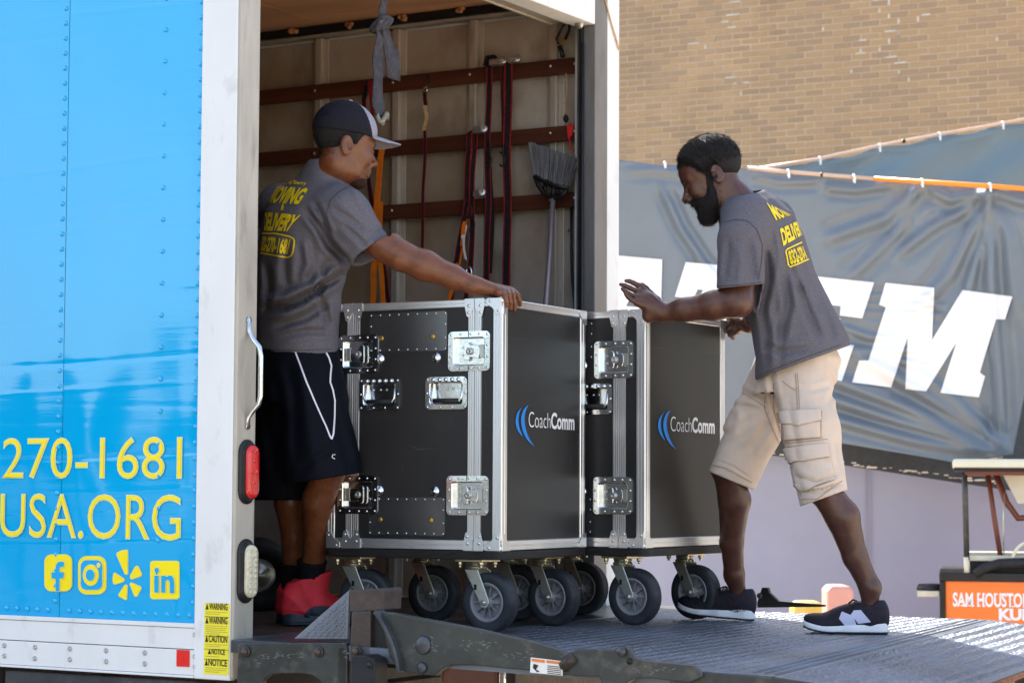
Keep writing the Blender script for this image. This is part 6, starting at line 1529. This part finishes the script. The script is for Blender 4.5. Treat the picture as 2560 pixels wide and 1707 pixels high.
def legB(P, hp, k_, an, bk, ft):
    d = chain(P, [hp, k_], [.088,.061], .02); mid = k_*.68+an*.32
    d = smin(d, chain(P, [k_, mid+bk, k_*.3+an*.7, an], [.051,.0575,.042,.036], .016), .02); d = smin(d, rc(P, an, ft, .035, .0275), .02); d = smin(d, ell(P, an+A3((0,-.024,.0)), (.014,.014,.016)), .02); return d
def neckB(P): return smin(chain(P, [nkB[0], nkB[1]], [.058,.062], .01), rc(P, nkB[1], V3(1862,560,7.95), .060, .10), .05)
def headB(P): return smin(hB.skin(hB.loc(P))*hB.sc, neckB(P), .03)
# far arm: only the fist at the case edge shows
c2 = lambda px, py, x_: A3(CM2 @ hit(px, py, 0, x_, CM2))
fwr = V3(1872,812,8.33); fk = V3(1836,812,8.40)
fch = [[V3(1830,800,8.40), V3(1821,806,8.43), V3(1820,816,8.44)], [V3(1831,810,8.38), V3(1820,818,8.41), V3(1820,829,8.42)], [V3(1834,820,8.36), V3(1824,829,8.39), V3(1825,838,8.40)], [V3(1840,829,8.35), V3(1830,837,8.37), V3(1832,844,8.38)]]
faB = [V3(1950,560,8.10), V3(1955,740,8.22), fwr]
def farB(P):
    d = chain(P, faB, [.058,.047,.029], .02); d = smin(d, rc(P, fwr, fk, .029, .026), .02); d = smin(d, ell(P, V3(1840,816,8.39), (.026,.026,.034)), .015)
    d = smin(d, fingers(P, fch, [.0115,.0105,.0095]), .004); return smin(d, chain(P, [V3(1842,800,8.36), V3(1830,794,8.36), V3(1820,795,8.38)], [.014,.011,.009], .005), .006)
def hairB(P):
    q = hB.loc(P); x, y, z_ = q.T
    line = np.interp(x, [-.11,-.075,-.045,-.03,-.005,.012,.022,.045,.062,.09], [-.052,-.05,-.03,.012,.016,.002,.016,.056,.070,.082])
    c = line - z_ + .0015*nz(P, 160, 33); lift = np.clip(-c*.42, -.004, .0125) - .004*np.clip((x-.05)/.04,0,1)
    return hB.sc*np.maximum(hB.skull(q) - lift + .0013*nz(P, 420, 31) + .0011*nz(P, 800, 32), c-.004)
oHB = np_obj('hair', surface(hairB, *box8(hB, (-.13,-.09,-.08), (.12,.09,.14)), .0030), MT['hair'], PB, MB_)
def beardB(P):
    q = hB.loc(P); x, y, z_ = q.T
    top = np.interp(x, [-.02,.0,.014,.024,.034,.046,.060,.075,.085,.11], [.012,.014,-.002,-.030,-.050,-.060,-.060,-.054,-.0505,-.0505])
    back = np.interp(z_, [-.14,-.10,-.06,-.02,.02], [.036,.014,-.002,-.006,-.004]) - x
    c = np.maximum(z_-top, back)*1.0; lips = np.linalg.norm((q-[.100,0,-.0745])/[.024,.021,.0125], axis=1)-1; c = np.maximum(c, -lips*.014)
    c = c + .002*nz(P, 140, 43)
    lift = np.clip(-c*.55, -.004, .0115)*np.where(z_ > -.045, .62, 1.0)
    d = hB.skin(q) - lift + .0012*nz(P, 520, 41) + .0009*nz(P, 900, 42)
    g = ell(q, (.070,0,-.124), (.032,.032,.026)) + .0016*nz(P, 520, 41); return hB.sc*smin(d, g, .016)
oBB = np_obj('beard', surface(beardB, *box8(hB, (-.05,-.08,-.17), (.13,.08,.03)), .0030), MT['hair'], PB, MB_)
eyes(hB, PB, MB_, None)
# shirt: torso leaning forward from the hips
axB = nrm(V3(1840,480,7.95)-V3(2010,910,7.93))
fBt = nrm(fB - axB*(fB@axB))
def VB(px, py, d): return V3(px, py, d)
ringsB = [(VB(2022,960,7.90),.228,.176),(VB(2003,880,7.91),.218,.166),(VB(1975,800,7.92),.198,.148),(VB(1945,715,7.93),.188,.134),(VB(1914,620,7.94),.200,.132),(VB(1893,560,7.94),.200,.122),(VB(1873,520,7.94),.165,.098),(VB(1852,490,7.94),.100,.078),(VB(1845,478,7.94),.080,.068)]
slB = [V3(1868,548,7.80), V3(1858,600,7.75), V3(1850,738,7.69)]; slFB = [V3(1930,548,8.08), V3(1945,600,8.12), V3(1955,720,8.16)]
foldsB = [([(1914,605),(1921,700),(1904,790)],9,.010),([(1963,675),(1971,763),(1950,850)],10,.009),([(1866,735),(1879,826),(1891,925)],10,.010),([(1920,760),(1935,840),(1930,920)],10,-.008),([(1990,690),(2020,780),(2050,850)],10,.008),([(1940,560),(1950,640),(1945,700)],9,-.006),
([(1822,600),(1818,650),(1812,700)],8,.006),([(1870,600),(1880,660),(1884,705)],9,.007),([(1845,610),(1850,660),(1846,712)],9,-.005),([(1900,860),(1960,880),(2030,870)],9,.006),([(2040,740),(2070,800),(2085,850)],9,.006),
 ([(1985,620),(1995,680),(2020,740)],8,-.006)]
def shirtB(P):
    d = loft(P, ringsB, fBt, lB); d = smin(d, chain(P, slB, [.082,.085,.082], .02), .035); d = smin(d, chain(P, slFB, [.08,.082,.08], .02), .03)
    return d + 1.3*folds(P, foldsB) + .0026*nz(P, 26, 51) + .0012*nz(P, 60, 52)
hem1, hem2 = V3(1888,950,7.7), V3(2104,870,7.95); axSB = nrm(slB[2]-slB[1]); hemSB = V3(1850,719,7.68)
def shirtB2(P):
    d = shirtB(P); o = np.maximum(d, -(d+.014)); px, py = project(P)
    near = rc(P, slB[0], slB[2]+axSB*.2, 0, 0) < .118; cut = (py-(722-.105*(px-1794)))/720; torso = loft(P, ringsB, fBt, lB) < .034
    o = np.where(near & ~torso, np.maximum(o, cut), o)
    farm = (rc(P, slFB[0], slFB[2]+A3((0,0,-.2)), 0, 0) < .11) & ~torso; o = np.where(farm, np.maximum(o, (py-715)/700), o)
    o = np.maximum(o, (py-np.where(px < 1890, 949-1.1*(1890-px), 950-.37*(px-1888)))/740 + .0025*nz(P, 14, 59)); cc = V3(1842,486,7.935); nn = nrm(nkB[0]-nkB[1]+A3((.03,0,.02))); dc_ = np.linalg.norm(P-cc, axis=1); return np.where(dc_ < .17, np.maximum(o, (P-cc)@nn), o)
oSB = np_obj('shirt', surface(shirtB2, *bbox([V3(1790,990,7.5), V3(2150,460,7.5), V3(1790,990,8.3), V3(2150,460,8.3)], .02), .0052), MT['shirt'], PB, MB_)
put('shirt_print', quad_text('MOVING', (1916,509),(1962,531),(1976,538),(1938,549), 2.0, True, .045), [oSB], oSB, MB_)
put('shirt_print', quad_text('DELIVERY', (1949,575),(1992,556),(2004,586),(1957,613), 1.7, True, .045), [oSB], oSB, MB_)
put('shirt_print', quad_text('832-270-1681', (1969,630),(2006,616),(2017,645),(1977,662), 2.2, True, .04), [oSB], oSB, MB_)
put('shirt_print', stripe([(2004,606),(1968,623),(1963,628),(1966,640),(1970,662),(1975,668),(1990,662),(2021,648)], 3.4), [oSB], oSB, MB_)
MT['seamdark'] = mat('shirt_seam', (.045,.04,.05), .9)
for pts in ([(1812,556),(1840,549),(1868,552),(1892,574),(1906,612),(1904,650),(1896,700)],[(1795,716),(1850,712),(1906,705)],[(1895,938),(2000,898),(2101,862)]): put('seam', stripe(pts, 1.6), [oSB], oSB, MB_, 'seamdark', .0012, 6)
for pts in ([(880,462),(850,478),(826,500),(816,536),(826,575)],[(884,648),(928,622),(970,594)],[(655,874),(740,876),(830,872)]): put('seam', stripe(pts, 1.6), [oSA], oSA, MA, 'seamdark', .0012, 6)
# khaki cargo shorts
foldsKB = [([(1775,1000),(1830,985),(1900,1000)],6,.005),([(1765,1030),(1830,1015),(1900,1020)],6,.004),([(1810,960),(1860,980),(1915,1010)],7,.006),([(1800,1090),(1840,1070),(1880,1040)],8,.006),([(1870,1130),(1900,1090),(1930,1040)],9,.007),([(1925,930),(1935,1000),(1950,1080)],8,.008),([(2075,930),(2090,970),(2070,1010)],7,.006),([(2060,900),(2085,940),(2095,990)],7,-.005),
 ([(1990,1190),(2040,1205),(2100,1180)],6,.008),([(1985,1215),(2040,1222),(2095,1200)],5,-.006),([(1975,1150),(1995,1190),(2010,1230)],6,.005),([(2010,1228),(2060,1225),(2110,1205)],5,.006),([(1790,1150),(1830,1165),(1875,1195)],3,.003),([(1975,1000),(1990,1090),(2000,1160)],8,.005),([(2085,1100),(2090,1140),(2100,1180)],6,.005),([(1990,960),(2030,975),(2085,960)],7,.004),([(1840,1010),(1850,1050),(1830,1100)],10,-.006)]
def khaki(P):
    d = loft(P, [(V3(1985,985,7.90),.150,.130),(V3(2000,900,7.91),.162,.142),(V3(1985,840,7.92),.145,.125)], nrm(A3((-.93,.32,.15))), lB)
    n = chain(P, [V3(2003,935,7.83), V3(2028,1080,7.72), V3(2062,1260,7.62)], [.100,.096,.083], .03); f = chain(P, [V3(1955,940,8.00), V3(1885,1070,8.03), V3(1826,1210,8.06)], [.108,.098,.088], .03)
    return smin(smin(d, n, .05), f, .05) + folds(P, foldsKB) + .0022*nz(P, 28, 61) + .0011*nz(P, 70, 62)
def khaki2(P):
    d = khaki(P); o = np.maximum(d, -(d+.013)); px, py = project(P)
    nearleg = rc(P, V3(2005,930,7.80), V3(2075,1330,7.6), 0, 0) < rc(P, V3(1955,940,8.0), V3(1800,1290,8.08), 0, 0)
    cn_ = (py-(1264-.36*(px-2006)))/760; cf_ = (py-(1178+.42*(px-1772)))/700
    return np.maximum(o, np.where(nearleg, cn_, cf_)*.93)
oK = np_obj('shorts', surface(khaki2, *bbox([V3(1760,1290,7.5), V3(2140,860,7.5), V3(1760,1290,8.2), V3(2140,860,8.2)], .02), .0050), MT['khaki'], PB, MB_)
k_ = lambda a, b: (1620+a/2.063, 860+b/2.063)
def st(pts, w_=1.7, m_='stitch', off=.0018): put('seam', stripe([k_(*p) for p in pts], w_), [oK], oK, MB_, m_, off, 8)
def patch(poly, off=.006): 
    p = [k_(*q) for q in poly]; o = put('pocket', (p, tri(p)), [oK], oK, MB_, 'khaki', off, 5); md = o.modifiers.new('solid','SOLIDIFY'); md.thickness = off*.95; md.offset = -1
patch([(668,352),(885,342),(890,395),(780,422),(690,410),(678,400)], .0065); patch([(695,415),(885,398),(888,480),(705,495)], .0035); patch([(700,535),(925,515),(935,582),(800,605),(722,612)], .0065); patch([(722,612),(935,582),(960,700),(790,760),(745,720)], .0035)
for p in ([(668,350),(885,340)],[(690,412),(780,424),(890,397)],[(700,500),(900,482)],[(702,512),(925,490)],[(700,533),(925,513)],[(722,614),(805,604),(935,582)],[(800,610),(815,690),(830,760)],[(770,150),(778,250),(782,345)],[(760,152),(767,250),(772,345)],[(650,200),(645,330),(700,520),(740,640),(790,780)],[(690,190),(730,220),(765,240),(778,215)],
          [(318,620),(400,640),(535,712)],[(790,800),(870,800),(1000,705)],[(610,235),(600,330),(635,420),(690,545)],[(480,250),(540,280),(612,330)],[(895,345),(890,480)],[(665,355),(690,500)],[(930,520),(945,690)]): st(p)
p = k_(798,561); m = MB(); dr = raydir(*p); 
bvk = bmesh.new(); bvk.from_mesh(oK.data); bvk.transform(MB_); bt_ = BVHTree.FromBMesh(bvk); bvk.free(); h_ = bt_.ray_cast(CAM, dr.normalized())
if h_[0] is not None: m.lathe([(0,.010),(.0055,.010),(.0075,.0085),(.0075,.004)], MB_.inverted() @ h_[0], h_[1] if h_[1].dot(dr) < 0 else -h_[1], 14); m.build('button', MT['button'], oK)
def plat_pt(px, py, dz=.002):
    p = hit(px, py, 2, 1.09)
    for it in range(4): p = hit(px, py, 2, plat(p.x, p.y)+dz)
    return A3(TM @ p)
hN = plat_pt(2224,1584); hF = plat_pt(1888,1552)
ftN = hN + basis((-.985,.17)) @ A3((.066,0,.085)); ftF = hF + basis((-.93,.36), -rad(4)) @ A3((.066,0,.085))
anNB = V3(2182,1470,7.57); anNB[1] = (ftN[1]+knNB[1]*.18)/1.18; anFB = V3(1842,1440,8.10); anFB[1] = ftF[1]*.85+knFB[1]*.15
nearB = lambda P: rc(P, V3(2005,930,7.80), V3(2075,1330,7.6), 0, 0) < rc(P, V3(1955,940,8.0), V3(1800,1290,8.08), 0, 0)
abN = lambda P: project(P)[1] < 1262-.36*(project(P)[0]-2006)
abF = lambda P: project(P)[1] < 1176+.42*(project(P)[0]-1772)
bodyB = merge(surface(headB, *bbox([hB.w((x, y, z)) for x in (-.12,.125) for y in (-.09,.09) for z in (-.14,.13)] + [nkB[1]], .02), .0028),
              surface(inside_cloth(armB, shirtB, lambda P: (project(P)[1] < 716) & (project(P)[0] > 1760)), *bbox([V3(1850,690,7.7), elB, wrB, *[c for f in ftB for c in f], *thB], .07), .0028),
              surface(farB, *bbox([faB[1]+A3((0,0,.06)), faB[1], fwr, *[c for f in fch for c in f]], .06), .0036),
              surface(inside_cloth(lambda P: smin(smin(legB(P, hipNB, knNB, anNB, A3((.021,-.004,.004)), ftN), legB(P, hipFB, knFB, anFB, A3((.022,0,0)), ftF), .01), rc(P, hipNB, hipFB, .09, .09), .03), khaki, lambda P: np.where(nearB(P), abN(P), abF(P))), *bbox([hipNB, hipFB, knNB, anNB, ftN, knFB, anFB, ftF], .09), .005))
oB = np_obj('body', bodyB, MT['skinB'], PB, MB_)
# sneakers
sN = shoe(PB, MB_, hN, (-.985,.17), 0, .295, MT['shoeblk'], MT['shoewht'], MT['rubber'])
sF = shoe(PB, MB_, hF, (-.93,.36), rad(4), .300, MT['shoeblk'], MT['shoewht'], MT['rubber'])
q_ = lambda a, b: (1620+a/2.063, 860+b/2.063)
def on_shoe(s_, poly, m_, off=.002, name='side_patch'): p = [q_(*t) for t in poly]; put(name, (p, tri(p)), [s_], s_, MB_, m_, off, 4)
on_shoe(sN, [(985,1415),(1000,1378),(1045,1395),(1062,1372),(1098,1370),(1150,1432),(1085,1440),(1062,1412),(1078,1452),(1015,1450)], 'shoegry')
on_shoe(sN, [(1040,1310),(1062,1283),(1092,1298),(1072,1330)], 'shoegry', .004, 'tongue_label'); on_shoe(sN, [(1052,1308),(1064,1292),(1080,1300),(1068,1318)], 'logo_blue', .006, 'tongue_mark')
put('shoe_print', quad_text('new balance', (1831,1522),(1870,1522),(1870,1527),(1831,1527), 1, False, .02), [sF, *sF.children], sF, MB_, 'shoewht', .003, 4)

# curls and the faded edges of hair and beard
vh = verts_of(oHB, MB_); strands('curls', vh[hB.loc(vh)[:,2] > .01], hB.c, 9000, .0058, MT['hair'], oHB, MB_, 11)
vb = verts_of(oBB, MB_); strands('whiskers', vb, hB.w((.02,0,-.06)), 6000, .0052, MT['hair'], oBB, MB_, 12, .0008)
vB = verts_of(oB, MB_); q = hB.loc(vB); x, z_ = q[:,0], q[:,2]; nearh = np.linalg.norm(q, axis=1) < .17
c1 = np.interp(x, [-.11,-.075,-.045,-.03,-.005,.012,.022,.045,.062,.09], [-.052,-.05,-.03,.012,.016,.002,.016,.056,.070,.082]) - z_
top = np.interp(x, [-.02,.0,.014,.024,.034,.046,.060,.075,.085,.11], [.012,.014,-.002,-.030,-.050,-.060,-.060,-.054,-.0505,-.0505]); back = np.interp(z_, [-.14,-.10,-.06,-.02,.02], [.036,.014,-.002,-.006,-.004]) - x
c2_ = np.maximum(z_-top, back); pk = np.random.default_rng(8).uniform(size=len(vB))
m1 = nearh & (x > -.03) & (c1 > -.004) & (c1 < .016) & (pk > np.clip(c1/.016, 0, 1)**.7) & (np.abs(q[:,1]) < .079); m2 = nearh & (c2_ > -.004) & (c2_ < .015) & (pk > np.clip(c2_/.015, 0, 1)**.7) & (z_ > -.14)
strands('hair_fade', vB[m1], hB.c, 4200, .0028, MT['hair'], oB, MB_, 13, .0006); strands('stubble', vB[m2], hB.c, 4200, .0028, MT['hair'], oB, MB_, 14, .0006)
